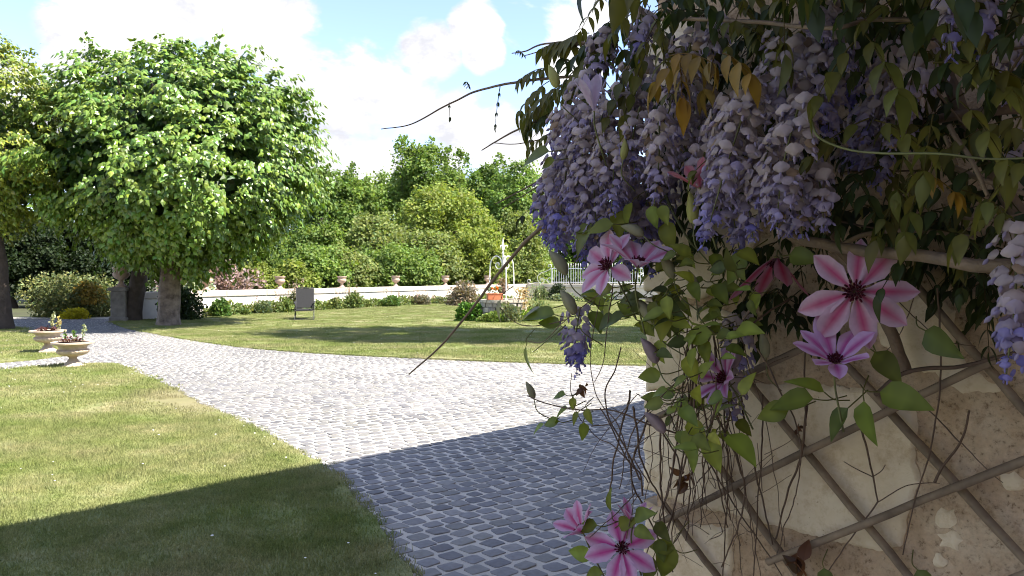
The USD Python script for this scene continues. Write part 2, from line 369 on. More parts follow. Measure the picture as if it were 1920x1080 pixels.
# grass: colour drifts over the ground between fresh green, olive and straw; one worn patch beside the cobbles
WORN = G(352, 752)
def grass_mat(name, dark, blade):
    n = {'g': ('geometry', {}), 'n1': ('noise_texture', {'scale': 0.9, 'detail': 5, 'roughness': 0.6}), 'n2': ('noise_texture', {'scale': 5.5, 'detail': 5, 'roughness': 0.65}), 'n3': ('noise_texture', {'scale': 80 if blade else 110, 'detail': 2}),
         'r1': ('rgb_ramp', {'ramp': [(0.32, tuple(np.array((0.175, 0.220, 0.060)) * dark)), (0.52, tuple(np.array((0.245, 0.260, 0.106)) * dark)), (0.70, tuple(np.array((0.315, 0.295, 0.155)) * dark))]}),
         'r2': ('rgb_ramp', {'ramp': [(0.3, (0.72, 0.80, 0.70)), (0.7, (1.22, 1.15, 1.2))]}), 'r3': ('rgb_ramp', {'ramp': [(0.3, (0.62, 0.66, 0.56)), (0.72, (1.42, 1.36, 1.45))]}),
         'x': ('mix', {'mix_type': 'multiply', 'fac': 1.0}), 'y': ('mix', {'mix_type': 'multiply', 'fac': 1.0}),
         'sub': ('vector_math', {'math_type': 'subtract', 'vector2': tuple(WORN)}), 'rot': ('mapping', {'rotation': (0, 0, -0.0), 'scale': (1.0, 0.42, 0.0)}), 'vr': ('vector_rotate', {'rotate_type': 'z_axis', 'angle': -0.632}),
         'len': ('vector_math', {'math_type': 'length'}), 'wn': ('math', {'math_type': 'multiply_add', 'value2': 0.9, 'value3': -0.45}), 'wsum': ('math', {'math_type': 'add'}),
         'w': ('map_range', {'range_type': 'smoothstep', 'from_min': 0.85, 'from_max': 0.15, 'to_min': 0.0, 'to_max': 0.6, 'clamp': True}),
         'z': ('mix', {'color2': tuple(np.array((0.29, 0.235, 0.150)) * (1 if blade else 0.72))}),
         'p': ('principled_bsdf', {'roughness': 0.7, 'specular_ior_level': 0.08}), 't': ('translucent_bsdf', {}), 'm': ('mix_closure', {'fac': 0.3 if blade else 0.0})}
    l = [('g.position', 'n1.vector'), ('g.position', 'n2.vector'), ('g.position', 'n3.vector'), ('n1.fac', 'r1.fac'), ('n2.fac', 'r2.fac'), ('n3.fac', 'r3.fac'),
         ('r1.color', 'x.color1'), ('r2.color', 'x.color2'), ('x.color', 'y.color1'), ('r3.color', 'y.color2'),
         ('g.position', 'sub.vector1'), ('sub.vector', 'vr.vector'), ('vr.vector', 'rot.vector'), ('rot.vector', 'len.vector1'), ('n2.fac', 'wn.value1'), ('len.value', 'wsum.value1'), ('wn.value', 'wsum.value2'), ('wsum.value', 'w.value'), ('w.result', 'z.fac'),
         ('y.color', 'z.color1'), ('z.color', 'p.base_color'), ('z.color', 't.color'), ('p.BSDF', 'm.closure1'), ('t.BSDF', 'm.closure2')]
    return usdkit.material(stage, '/World/Looks/' + name, n, l, surface='m.closure')
M['turf'] = grass_mat('turf', 0.7, False)
M['blade'] = grass_mat('grass_blade', 1.0, True)

# ------------------------------------------------------------------ the ground
def px_poly(pts, extra=()):
    return [tuple(G(*p)[:2]) for p in pts]
left_edge = [(0, 697), (60, 690), (120, 687), (180, 683), (212, 684), (245, 696), (300, 722), (340, 741), (385, 766), (440, 789), (500, 819), (545, 846), (590, 872), (622, 890), (655, 930), (690, 968), (722, 1008), (745, 1046), (765, 1082)]
left_lawn = Polygon([(-16, 13.6)] + px_poly(left_edge) + [(-0.42, 3.6), (-0.40, 2.0), (-1.2, -1.0), (-16, -1.0)])
far_left_lawn = Polygon(px_poly([(-260, 690), (0, 681), (60, 676), (128, 667), (112, 654), (84, 640), (60, 628), (45, 617), (0, 612), (-160, 612)]))
right_edge = [(206, 600), (216, 608), (240, 617), (290, 626), (330, 634), (400, 645), (480, 655), (560, 661), (640, 666), (760, 672), (900, 678), (1060, 683), (1215, 687)]
right_lawn = Polygon(px_poly(right_edge) + [(7.0, 13.6), (14, 13.0), (22, 16), (22, 44.5), (0.8, 53.6), (-10.2, 32.2), (-13.2, 27.6)])
WALL_A = np.array((0.36, 2.10)); WALL_DIR = np.array((0.725, -0.689)); WALL_OUT = np.array((-0.689, -0.725)); FACADE_DIR = np.array((0.689, 0.725))

ground_poly = Polygon([(-400, -300), (400, -300), (400, 600), (-400, 600)])
single('ground', *slab(ground_poly, -0.5, -0.03), M['floor_wood'], 'dark woodland floor and beds around the garden', 'ground', kind='structure')
def edge_noise(poly, step=0.12, amp=0.025, seed=1):
    ls = poly.exterior; n = int(ls.length / step)
    pts = np.array([ls.interpolate(i * step).coords[0] for i in range(n)])
    o = np.stack([meshkit.fbm(np.c_[pts * 3.1, np.full(n, 7.0)], 3, seed), meshkit.fbm(np.c_[pts * 3.1, np.full(n, 77.0)], 3, seed + 5)], 1) - 0.5
    return Polygon(pts + o * amp * 4).buffer(0)
left_lawn, far_left_lawn, right_lawn = edge_noise(left_lawn), edge_noise(far_left_lawn, seed=2), edge_noise(right_lawn, 0.2, 0.03, 3)
LAWN_Z = 0.03
for p_, lab in ((left_lawn, 'near sunlit lawn left of the cobbles with a house shadow across it'), (far_left_lawn, 'small lawn behind the two stone urns'), (right_lawn, 'wide lawn beyond the cobbles reaching the white garden wall')):
    v, f = slab(p_, -0.06, LAWN_Z)
    single('lawn', v, f, M['turf'], lab, 'lawn', kind='structure')
yard_poly = Polygon([(-22, 29.5), (-10, 31), (26, 31), (26, -6), (-22, -6)])
yard = Thing('cobbled_yard', 'grey cobbles with pale sandy joints, sunlit beyond the house shadow', 'pavement')
data(yard.prim, kind='structure')
yard.part('joint_bed', *slab(yard_poly, -0.028, 0.0), M['sand'])

def build_cobbles():
    rng = np.random.default_rng(11)
    pitch, row = 0.146, 0.136
    ang = math.radians(41)
    ca, sa = math.cos(ang), math.sin(ang)
    lawns = left_lawn.union(far_left_lawn).union(right_lawn).buffer(-0.03)
    ii, jj = np.meshgrid(np.arange(-290, 290), np.arange(-290, 290), indexing='ij')
    rowphase = rng.uniform(-0.25, 0.25, 580)[jj + 290]
    widths = pitch
    u = (ii + 0.5 * (jj % 2) + rowphase) * widths + rng.normal(0, 0.006, ii.shape)
    w = jj * row + rng.normal(0, 0.004, ii.shape)
    # rows wander a little and bend over the far part of the yard
    def warp(u, w):
        x, y = ca * u - sa * w, sa * u + ca * w
        bend = 0.10 * np.sin(x * 0.9 + 0.4) + 0.06 * np.sin(y * 1.3 + x * 0.3)
        return x + 0.3 * bend, y + 8.0 + bend
    x, y = warp(u, w)
    pr = project(np.stack([x, y, np.zeros_like(x)], -1))
    keep = (y > 2.2) & (y < 29) & (pr[..., 0] > -90) & (pr[..., 0] < 1500) & (pr[..., 1] < 1230) & (x < 8)
    keep &= ((np.stack([x, y], -1) - WALL_A) @ (-WALL_OUT) < -0.05) | ((np.stack([x, y], -1) - WALL_A) @ np.array((0.725, -0.689)) < -0.06)
    x, y, u, w = x[keep], y[keep], u[keep], w[keep]
    out = ~contains_xy(lawns, x, y)
    x, y, u, w = x[out], y[out], u[out], w[out]
    order = np.argsort(x * x * 0.6 + y * y)
    x, y, u, w = x[order], y[order], u[order], w[order]
    pr = project(np.stack([x, y, np.zeros_like(x)], -1))
    seen = (pr[:, 0] > 0) & (pr[:, 0] < 1215) & (pr[:, 1] < 1085)
    single_ids = set(np.nonzero(seen)[0][:300].tolist())
    octa = np.array([(-.5, -.36), (-.38, -.5), (.38, -.5), (.5, -.36), (.5, .36), (.38, .5), (-.38, .5), (-.5, .36)])
    rest_v, rest_f, rest_c, nv = [], [], [], 0
    tone = np.array([(0.178, 0.172, 0.172), (0.195, 0.187, 0.184), (0.218, 0.208, 0.198), (0.190, 0.183, 0.170), (0.145, 0.141, 0.145), (0.210, 0.202, 0.190)])
    R = np.array([(ca, sa), (-sa, ca)])
    for i in range(len(x)):
        sx, sy = 0.120 * rng.uniform(0.90, 1.06), 0.107 * rng.uniform(0.90, 1.06)
        o = octa * (sx, sy) + rng.normal(0, 0.0045, (8, 2))
        th = rng.normal(0, 0.05)
        o = o @ np.array([(math.cos(th), math.sin(th)), (-math.sin(th), math.cos(th))])
        o = o @ R
        z = 0.0055 + rng.uniform(-0.002, 0.0025); tilt = rng.normal(0, 0.018, 2)
        near = y[i] < 12
        rings = [(1.03, -0.012), (1.0, z * 0.75), (0.94, z), (0.45, z + 0.001)] if near else [(1.0, -0.008), (0.94, z * 0.8), (0.75, z + .001)]
        vv = []
        for s, zz in rings:
            q = o * s
            vv.append(np.c_[q, np.full(8, zz) + (q @ tilt if zz > 0 else 0)])
        vv = np.vstack(vv) + (x[i], y[i], 0)
        ff = []
        m = len(rings)
        for k in range(m - 1):
            for j in range(8):
                a, b = k * 8 + j, k * 8 + (j + 1) % 8
                ff += [(a, b, b + 8), (a, b + 8, a + 8)]
        t0 = (m - 1) * 8
        ff += [(t0, t0 + j, t0 + j + 1) for j in range(1, 7)]
        c = tone[rng.choice(6, p=[.28, .25, .16, .10, .12, .09])] * rng.uniform(0.78, 1.0) * (0.86 + 0.28 * meshkit.noise(np.array((x[i] * .8, y[i] * .8, 3.0))))
        cc = np.repeat(c[None], len(vv), 0)
        if i in single_ids:
            yard.part('cobble', vv, ff, M['cobble'], col=cc)
        else:
            rest_v.append(vv); rest_f.append(np.array(ff) + nv); rest_c.append(cc); nv += len(vv)
    yard.part('far_cobbles', np.vstack(rest_v), np.vstack(rest_f), M['cobble'], kind='stuff', col=np.vstack(rest_c))
build_cobbles()

def build_debris():
    rng = np.random.default_rng(17)
    n = 46
    q = np.stack([rng.uniform(-4.5, 1.6, n), rng.uniform(4.4, 13, n)], 1)
    q = q[~contains_xy(left_lawn.union(right_lawn).buffer(0.02), q[:, 0], q[:, 1])]
    n = len(q)
    v, f, c = place(ovate(3, 0.6, 0.3, 0.5), np.c_[q, np.full(n, 0.017)], rand_unit(rng, n) * (1, 1, .15), rand_unit(rng, n) * .4 + (0, 0, 1), rng.uniform(.008, .026, n), vary(rng, (0.07, 0.055, 0.045), n, .4))
    single('debris', v, f, M['plant_leaf'], 'tiny dark bits of leaf and debris scattered over the cobbles', 'debris', kind='stuff', col=c)
build_debris()
# grass as instanced mown tufts on the lawns
def build_grass():
    rng = np.random.default_rng(5)
    gi = UsdGeom.PointInstancer.Define(stage, '/World/grass')
    data(gi.GetPrim(), 'short mown grass covering the lawns, straw coloured in places', 'grass', kind='stuff')
    protos = []
    for k in range(6):
        n = 110 if k < 5 else 26
        R = (0.14 if k < 3 else 0.22) if k < 5 else 0.035
        pos = rng.uniform(-R, R, (n, 2))
        h = rng.uniform(0.012, 0.030, n) if k < 3 or k == 5 else rng.uniform(0.014, 0.034, n)
        ww = 0.0022 if k < 3 or k == 5 else 0.006
        a = rng.uniform(0, 2 * PI, n); lean = rng.uniform(0.1, 0.9, n); b = rng.uniform(0, 2 * PI, n)
        v = np.zeros((n, 4, 3)); 
        v[:, 0, :2] = pos + ww * np.stack([np.cos(a), np.sin(a)], 1); v[:, 1, :2] = pos - ww * np.stack([np.cos(a), np.sin(a)], 1)
        d = np.stack([np.cos(b), np.sin(b)], 1) * (lean * h)[:, None]
        v[:, 2, :2] = pos + d * 0.45 + ww * 0.7 * np.stack([np.cos(a), np.sin(a)], 1); v[:, 2, 2] = h * 0.65
        v[:, 3, :2] = pos + d; v[:, 3, 2] = h
        f = np.array([(0, 1, 2), (1, 3, 2)])[None] + (np.arange(n) * 4)[:, None, None]
        path = f'/World/grass/tuft_{k:03d}' if k else '/World/grass/tuft'
        write_mesh(path, v.reshape(-1, 3), f.reshape(-1, 3), M['blade'])
        protos.append(path)
    gi.CreatePrototypesRel().SetTargets([Sdf.Path(p) for p in protos])
    pts, ids = [], []
    def fill(poly, dens, x0, x1, y0, y1, which):
        n = int((x1 - x0) * (y1 - y0) * dens)
        q = np.stack([rng.uniform(x0, x1, n), rng.uniform(y0, y1, n)], 1)
        pr = project(np.c_[q, np.zeros(n)])
        ok = contains_xy(poly.buffer(-0.06), q[:, 0], q[:, 1]) & (pr[:, 0] > -250) & (pr[:, 0] < 1500) & (pr[:, 2] > 0)
        # thinner where the turf is worn
        dw = (q - WORN[:2]) @ np.array([(math.cos(.632), -math.sin(.632)), (math.sin(.632), math.cos(.632))]) * (1.0, 0.42)
        ok &= rng.uniform(size=n) < np.clip(np.linalg.norm(dw, axis=1) / 0.55, 0.5, 1)
        q = q[ok]
        pts.append(np.c_[q, np.full(len(q), LAWN_Z - 0.004)]); ids.append(rng.choice(which, len(q)))
    fill(left_lawn, 115, -11, 0, 3.2, 9, [0, 1, 2]); fill(left_lawn, 40, -13, 0, 9, 15, [0, 1, 2, 3, 4]); fill(far_left_lawn, 22, -20, -8, 13, 27, [3, 4])
    fill(right_lawn, 24, -14, 7, 13, 22, [3, 4]); fill(right_lawn, 12, -14, 9, 22, 40, [3, 4]); fill(right_lawn, 6, -8, 10, 40, 54, [3, 4])
    # a ragged fringe where the lawn meets the cobbles
    for poly, x1 in ((left_lawn, 1), (right_lawn, 8), (far_left_lawn, 0)):
        ls = poly.exterior
        for s in np.arange(0, ls.length, 0.055):
            c = ls.interpolate(s).coords[0]
            if c[1] < 3 or c[1] > 30 or c[0] < -14 or c[0] > x1: continue
            pts.append(np.array([[c[0] + rng.normal(0, .02), c[1] + rng.normal(0, .02), LAWN_Z - 0.02]])); ids.append(np.array([5]))
    pts, ids = np.vstack(pts), np.concatenate(ids)
    n = len(pts)
    gi.CreatePositionsAttr(Vt.Vec3fArray.FromNumpy(pts.astype(np.float32)))
    gi.CreateProtoIndicesAttr(Vt.IntArray.FromNumpy(ids.astype(np.int32)))
    a = rng.uniform(0, 2 * PI, n)
    gi.CreateOrientationsAttr(Vt.QuathArray([Gf.Quath(float(math.cos(t / 2)), 0, 0, float(math.sin(t / 2))) for t in a]))
    s = rng.uniform(0.75, 1.25, n)
    lush = 0.55 + 1.1 * meshkit.fbm(np.c_[pts[:, :2] * 1.6, np.full(n, 4.0)], 4, 6) + (meshkit.noise(np.c_[pts[:, :2] * 6, np.full(n, 9.0)], 3) > 0.86) * 0.7
    gi.CreateScalesAttr(Vt.Vec3fArray.FromNumpy(np.stack([s, s, s * lush * rng.uniform(.8, 1.15, n)], 1).astype(np.float32)))
    print('grass tufts', n)
    # daisies
    di = UsdGeom.PointInstancer.Define(stage, '/World/daisies')
    data(di.GetPrim(), 'tiny white daisies scattered over the lawns', 'flowers', kind='stuff')
    v, f = lathe([(0.003, -0.004), (0.011, 0.0), (0.010, 0.003), (0.002, 0.003)], 7)
    write_mesh('/World/daisies/daisy', v, f, plain('daisy_petal', (0.80, 0.79, 0.76), 0.7, var=0.1))
    di.CreatePrototypesRel().SetTargets([Sdf.Path('/World/daisies/daisy')])
    q = []
    for poly, n, x0, x1, y0, y1 in ((left_lawn, 190, -9, 0, 4, 14), (right_lawn, 130, -11, 5, 15, 34), (far_left_lawn, 220, -13, -7, 13, 22)):
        c = np.stack([rng.uniform(x0, x1, 30), rng.uniform(y0, y1, 30)], 1)
        k = c[rng.integers(0, 30, n)] + rng.normal(0, 0.5, (n, 2))
        k2 = np.stack([rng.uniform(x0, x1, n // 2), rng.uniform(y0, y1, n // 2)], 1)
        k = np.vstack([k, k2])
        q.append(k[contains_xy(poly.buffer(-0.1), k[:, 0], k[:, 1])])
    q = np.vstack(q)
    di.CreatePositionsAttr(Vt.Vec3fArray.FromNumpy(np.c_[q, LAWN_Z + 0.03 + rng.uniform(0, .012, len(q))].astype(np.float32)))
    di.CreateProtoIndicesAttr(Vt.IntArray.FromNumpy(np.zeros(len(q), np.int32)))
    s = rng.uniform(0.5, 0.9, len(q))
    di.CreateScalesAttr(Vt.Vec3fArray.FromNumpy(np.stack([s] * 3, 1).astype(np.float32)))
build_grass()

# ------------------------------------------------------------------ the house whose shaded wall fills the right of the view
def WP(px, py, off=0.0):
    """point over the house wall seen at this place, off metres in front of the wall (along the ray)"""
    d = ray(px, py)
    t = ((WALL_A - CAM[:2]) @ WALL_OUT) / (d[:2] @ WALL_OUT)
    return CAM + d * (t - off / 0.85)
def UV(px, py):
    p = WP(px, py)
    return float((p[:2] - WALL_A) @ WALL_DIR), float(p[2])
def on_wall(u, v, w=0.0):
    u, v, w = np.broadcast_arrays(np.asarray(u, float), np.asarray(v, float), np.asarray(w, float))
    xy = WALL_A + u[..., None] * WALL_DIR + w[..., None] * WALL_OUT
    return np.concatenate([xy, v[..., None]], -1)
M['render_wall'] = usdkit.material(stage, '/World/Looks/rough_render', {
    'g': ('geometry', {}), 'n1': ('noise_texture', {'scale': 7, 'detail': 7, 'roughness': 0.7}), 'n2': ('noise_texture', {'scale': 95, 'detail': 5, 'roughness': 0.7}), 'n3': ('noise_texture', {'scale': 26, 'detail': 6, 'roughness': 0.75}),
    'r1': ('rgb_ramp', {'ramp': [(0.30, (0.33, 0.225, 0.14)), (0.52, (0.46, 0.33, 0.215)), (0.72, (0.56, 0.44, 0.31))]}),
    'r2': ('rgb_ramp', {'ramp': [(0.30, (0.35, 0.30, 0.25)), (0.44, (0.95, 0.95, 0.95)), (0.7, (1.15, 1.12, 1.1))]}),
    'r3': ('rgb_ramp', {'ramp': [(0.32, (0.55, 0.48, 0.42)), (0.46, (1.0, 1.0, 1.0))]}),
    'x': ('mix', {'mix_type': 'multiply', 'fac': 1.0}), 'y': ('mix', {'mix_type': 'multiply', 'fac': 0.8}), 'b': ('bump', {'strength': 0.9, 'distance': 0.006}),
    'p': ('principled_bsdf', {'roughness': 0.95, 'specular_ior_level': 0.15})},
    [('g.position', 'n1.vector'), ('g.position', 'n2.vector'), ('g.position', 'n3.vector'), ('n1.fac', 'r1.fac'), ('n2.fac', 'r2.fac'), ('n3.fac', 'r3.fac'), ('r1.color', 'x.color1'), ('r2.color', 'x.color2'),
     ('x.color', 'y.color1'), ('r3.color', 'y.color2'), ('y.color', 'p.base_color'), ('n2.fac', 'b.height'), ('b.normal', 'p.normal')], surface='p.BSDF')

house = Thing('house', 'house corner of pale limestone blocks and worn brown render, in shade', 'house', loc=(WALL_A[0], WALL_A[1], 0))
EAVE = 5.72
def build_house():
    L1, L2 = 8.0, 14.0
    # near wall face as a gently uneven sheet with thickness, then the plain upper storey and the facade round the corner
    nu, nv = 190, 200
    uu, vv = np.meshgrid(np.linspace(0.03, 2.6, nu), np.linspace(-0.05, 3.0, nv), indexing='ij')
    q = np.stack([uu * 3, vv * 3, 0 * uu], -1)
    w = (meshkit.fbm(q * 1.2, 4, 3) - 0.5) * 0.02 + (meshkit.fbm(q * 12, 3, 9) - 0.5) * 0.006
    front = on_wall(uu, vv, w).reshape(-1, 3)
    idx = np.arange(nu * nv).reshape(nu, nv)
    f = np.stack([idx[:-1, :-1], idx[1:, :-1], idx[1:, 1:], idx[:-1, 1:]], -1).reshape(-1, 4)
    house.part('wall', front, f[:, ::-1], M['render_wall'], smooth=True)
    c = lambda u, b, z: np.r_[WALL_A + WALL_DIR * u + FACADE_DIR * b, z]
    def ax_box(u0, u1, b0, b1, z0, z1, bevel=0.0):
        return box(c((u0 + u1) / 2, (b0 + b1) / 2, (z0 + z1) / 2), (u1 - u0, b1 - b0, z1 - z0), np.r_[WALL_DIR, 0], np.r_[FACADE_DIR, 0], bevel)
    house.part('wall', *ax_box(0.03, L1, 0.03, L2, -0.1, EAVE), M['render_wall'])
    # wing of the house behind the viewer
    house.part('wing', *ax_box(4.4, L1, -9.0, 0.03, -0.1, EAVE), M['render_wall'])
    # roof with its eaves
    o = 0.28
    r = [c(-o, -o, EAVE), c(L1 + o, -o, EAVE), c(L1 + o, L2 + o, EAVE), c(-o, L2 + o, EAVE)]
    r2 = [p + (0, 0, 0.12) for p in r]
    k = [c(L1 / 2, L1 / 2, EAVE + 1.6), c(L1 / 2, L2 - L1 / 2, EAVE + 1.6)]
    v = np.array(r + r2 + k)
    f = [(0, 2, 1), (0, 3, 2), (0, 1, 5), (0, 5, 4), (1, 2, 6), (1, 6, 5), (2, 3, 7), (2, 7, 6), (3, 0, 4), (3, 4, 7), (4, 5, 8), (6, 7, 9), (5, 6, 9), (5, 9, 8), (7, 4, 8), (7, 8, 9)]
    house.part('roof', v, f, M['roof'])
    # stones of the wall, proud of the render: outlines in the photograph's perspective turned into wall coordinates
    rng = np.random.default_rng(8)
    def stone(pts, depth=0.010, rough=0.007, seed=0, mat=None, corner=False):
        poly = Polygon([UV(*p) for p in pts])
        ls = poly.exterior; n = max(16, int(ls.length / 0.006))
        q = np.array([ls.interpolate(i / n, normalized=True).coords[0] for i in range(n)])
        nz = np.stack([meshkit.fbm(np.c_[q * 28, np.full(n, seed + .5)], 3, seed), meshkit.fbm(np.c_[q * 28, np.full(n, seed + 9.5)], 3, seed + 3)], 1) - 0.5
        nz2 = np.stack([meshkit.fbm(np.c_[q * 110, np.full(n, seed + 2.5)], 2, seed + 7), meshkit.fbm(np.c_[q * 110, np.full(n, seed + 12.5)], 2, seed + 8)], 1) - 0.5
        q = q + nz * rough * 3.2 + nz2 * rough * 1.3
        if corner:
            q[:, 0] = np.maximum(q[:, 0], -0.016)
        poly = Polygon(q).buffer(0)
        if poly.geom_type != 'Polygon': poly = max(poly.geoms, key=lambda g: g.area)
        # rings inwards give a worn, rounded arris
        back = -0.05
        inner = poly.buffer(-0.0045); inner2 = poly.buffer(-0.011)
        if inner2.geom_type != 'Polygon': inner2 = max(inner2.geoms, key=lambda g: g.area)
        m = len(q)
        def ring(pg, w):
            e = pg.exterior; out = []
            for a in np.asarray(poly.exterior.coords)[:-1]:
                out.append(e.interpolate(e.project(Point(a))).coords[0])
            return np.c_[np.array(out), np.full(len(out), w)]
        e0 = np.asarray(poly.exterior.coords)[:-1]
        rings = [np.c_[e0, np.full(len(e0), back)], np.c_[e0, np.full(len(e0), depth * 0.35)], ring(inner, depth * 0.85), ring(inner2, depth)]
        m = len(e0)
        vs = np.vstack(rings); fs = []
        ccw = poly.exterior.is_ccw
        for k in range(3):
            for j in range(m):
                a, b = k * m + j, k * m + (j + 1) % m
                fs += [(a, b, b + m), (a, b + m, a + m)] if ccw else [(a, b + m, b), (a, a + m, b + m)]
        tv, tf = trimesh.creation.triangulate_polygon(Polygon(rings[3][:, :2]).buffer(0), engine='earcut')
        # face of the stone as its own fine grid is not needed: relief comes from the grain of the material
        n0 = len(vs)
        vs = np.vstack([vs, np.c_[tv, np.full(len(tv), depth)]])
        A = np.cross(tv[tf[:, 1]] - tv[tf[:, 0]], tv[tf[:, 2]] - tv[tf[:, 0]])
        tf = np.where((A > 0)[:, None], tf, tf[:, ::-1])
        fs = np.vstack([np.array(fs), tf + n0])
        # outward side faces away from the wall: u to the right, v up, w towards the viewer is left handed here
        pts3 = on_wall(vs[:, 0], vs[:, 1], vs[:, 2])
        house.part('stone_block', pts3, fs, mat or M['stone_pale'], smooth=35)
    stone([(1212, 560), (1330, 575), (1420, 600), (1436, 700), (1330, 715), (1213, 735)], 0.0095, seed=1, corner=True)
    stone([(1210, 746), (1300, 733), (1420, 720), (1560, 722), (1690, 728), (1716, 772), (1721, 819), (1718, 855), (1727, 902), (1698, 973), (1695, 1027), (1650, 1033), (1526, 1003), (1372, 964), (1289, 947), (1208, 918)], 0.0095, seed=2, corner=True)
    stone([(1209, 938), (1235, 948), (1290, 975), (1372, 990), (1376, 1060), (1370, 1130), (1300, 1150), (1209, 1130)], 0.0095, seed=3, corner=True)
    stone([(1640, 590), (1690, 553), (1750, 548), (1800, 585), (1790, 640), (1822, 690), (1880, 722), (1884, 742), (1800, 738), (1745, 700), (1692, 690), (1650, 640)], 0.008, 0.009, seed=4)
    stone([(1212, 300), (1360, 320), (1440, 400), (1400, 540), (1320, 560), (1212, 545)], 0.014, seed=5, corner=True)
    stone([(1212, 20), (1400, 60), (1420, 220), (1360, 290), (1212, 270)], 0.012, seed=6, corner=True)
    stone([(1209, 1150), (1400, 1170), (1560, 1230), (1540, 1420), (1209, 1360)], 0.012, seed=12, corner=True)
    star = lambda cx, cy, r, s: [(cx + r * k * math.cos(a), cy + r * k * 0.85 * math.sin(a)) for a, k in zip(np.linspace(0, 2 * PI, 13)[:-1], np.random.default_rng(s).choice([1.15, 0.6, 0.85, 1.0], 12))]
    for cx, cy, r, s in ((1779, 969, 24, 1), (1783, 1013, 26, 2), (1763, 1050, 14, 3), (1902, 900, 26, 4)):
        stone(star(cx, cy, r, s), 0.0065, 0.002, seed=20 + s)
build_house()

# ------------------------------------------------------------------ lattice of round poles in front of the wall
lattice = Thing('trellis', 'diagonal brown wooden lattice fixed to the house wall under the climbers', 'trellis', loc=tuple(WP(1214, 985)))
def pole(a, b, off, r, ends=True, seed=0):
    p0, p1 = WP(*a, off), WP(*b, off)
    n = 34
    t = np.linspace(0, 1, n)[:, None]
    pts = p0 * (1 - t) + p1 * t
    rng = np.random.default_rng(seed)
    nz = np.stack([meshkit.fbm(np.c_[t[:, 0] * 5, np.full(n, seed + .3), np.full(n, k * 7.1)], 3, seed) for k in range(4)], 1) - 0.5
    pts = pts + nz[:, :3] * 0.006
    v, f = tube(pts, r * (1 + nz[:, 3] * 0.25), 10)
    lattice.part('batten', v, f, M['lattice'], smooth=50)
for i, (a, b) in enumerate([((1233, 982), (1870, 672)), ((1440, 1054), (1975, 842)), ((1228, 784), (1560, 626)), ((1640, 1190), (1990, 1050))]):
    pole(a, b, 0.048, 0.0086, seed=i)
for i, (a, b) in enumerate([((1244, 945), (1372, 1120)), ((1296, 800), (1530, 1130)), ((1400, 712), (1745, 1130)), ((1560, 655), (1990, 1122)), ((1690, 505), (1990, 846))]):
    pole(a, b, 0.028, 0.0088, seed=10 + i)

# ------------------------------------------------------------------ garden wall, coping, fence, gate pillar
def wall_run(thing, a, b, h, thick, cop, mats, nseg):
    a, b = np.array(a, float), np.array(b, float); d = unit(b - a); nrm = np.array((d[1], -d[0])); L = np.linalg.norm(b - a)
    mid = (a + b) / 2
    thing.part('wall', *box((*mid, (h - cop) / 2 - 0.1), (L, thick, h - cop + 0.2), np.r_[d, 0], np.r_[-nrm, 0]), mats[0])
    for i in range(nseg):
        s0, s1 = L * i / nseg + 0.006, L * (i + 1) / nseg - 0.006
        m = a + d * (s0 + s1) / 2
        thing.part('coping', *box((*m, h - cop / 2), (s1 - s0, thick + 0.10, cop), np.r_[d, 0], np.r_[-nrm, 0], 0.018), mats[1])
GW_A, GW_B, GW_C = np.array((-13.5, 27.9)), np.array((0.82, 53.6)), np.array((16.0, 46.9))
WALL_H = 0.98
gw = Thing('garden_wall', 'long white rendered garden wall with stone coping behind the lawn', 'wall', loc=(*GW_A, 0))
wall_run(gw, GW_A, GW_B, WALL_H, 0.34, 0.24, (M['white_wall'], M['coping']), 14)
gw2 = Thing('garden_wall', 'greyish garden wall turning right from the corner, under the white railing', 'wall', loc=(*GW_B, 0))
d2 = unit(GW_C - GW_B)
wall_run(gw2, GW_B + d2 * 0.25, GW_C, WALL_H + 0.012, 0.34, 0.24, (M['coping'], M['coping']), 8)

pc = np.array((-13.35, 27.2))
gp = Thing('gate_pillar', 'square grey stone gate pillar in shade behind the lime trunks', 'pillar', loc=(*pc, 0))
gp.part('shaft', *box((*pc, 0.5), (0.50, 0.50, 1.1), bevel=0.02), M['grey_stone'])
gp.part('cap', *box((*pc, 1.11), (0.64, 0.64, 0.12), bevel=0.03), M['grey_stone'])
gp.part('base', *box((*pc, 0.05), (0.6, 0.6, 0.22), bevel=0.02), M['grey_stone'])

def urn_profile_small():
    return [(0.15, 0.0), (0.155, 0.05), (0.11, 0.07), (0.075, 0.13), (0.06, 0.19), (0.085, 0.23), (0.16, 0.27), (0.215, 0.34), (0.225, 0.42), (0.19, 0.46), (0.20, 0.50), (0.245, 0.55), (0.25, 0.60), (0.22, 0.605), (0.19, 0.54), (0.02, 0.52)]
def wall_point(px):
    k = (px - 960) / F; d = unit(GW_B - GW_A)
    t = (k * GW_A[1] - GW_A[0]) / (d[0] - k * d[1])
    return GW_A + d * t
wu = None
labels_urn = ['pale clay urn on the wall half hidden by the lime leaves', 'clay urn on the wall just left of the grey garden chair', 'clay urn on the wall right of the grey garden chair', 'clay urn in the middle of the white wall between two others', 'clay urn on the wall left of the brown flowering bush', 'clay urn on the wall seen beside the white well arch']
for i, px in enumerate((387, 525, 641, 742, 835, 914)):
    p = wall_point(px)
    loc = (p[0], p[1], WALL_H)
    if wu is None:
        wu = Thing('clay_urn', labels_urn[i], 'urn', 'urns standing along the garden wall', loc=loc)
        fl = lambda k, a: 1 + (0.05 * np.cos(a * 14) if 6 <= k <= 8 else 0)
        wu.part('bowl', *lathe(urn_profile_small(), 28, loc, fl), M['wall_urn'], smooth=40)
        wu.part('plinth', *box((loc[0], loc[1], loc[2] + 0.0), (0.36, 0.36, 0.05), bevel=0.008), M['wall_urn'])
    else:
        copy_of(wu, labels_urn[i], loc, rotz=40 * i, scale=0.92)
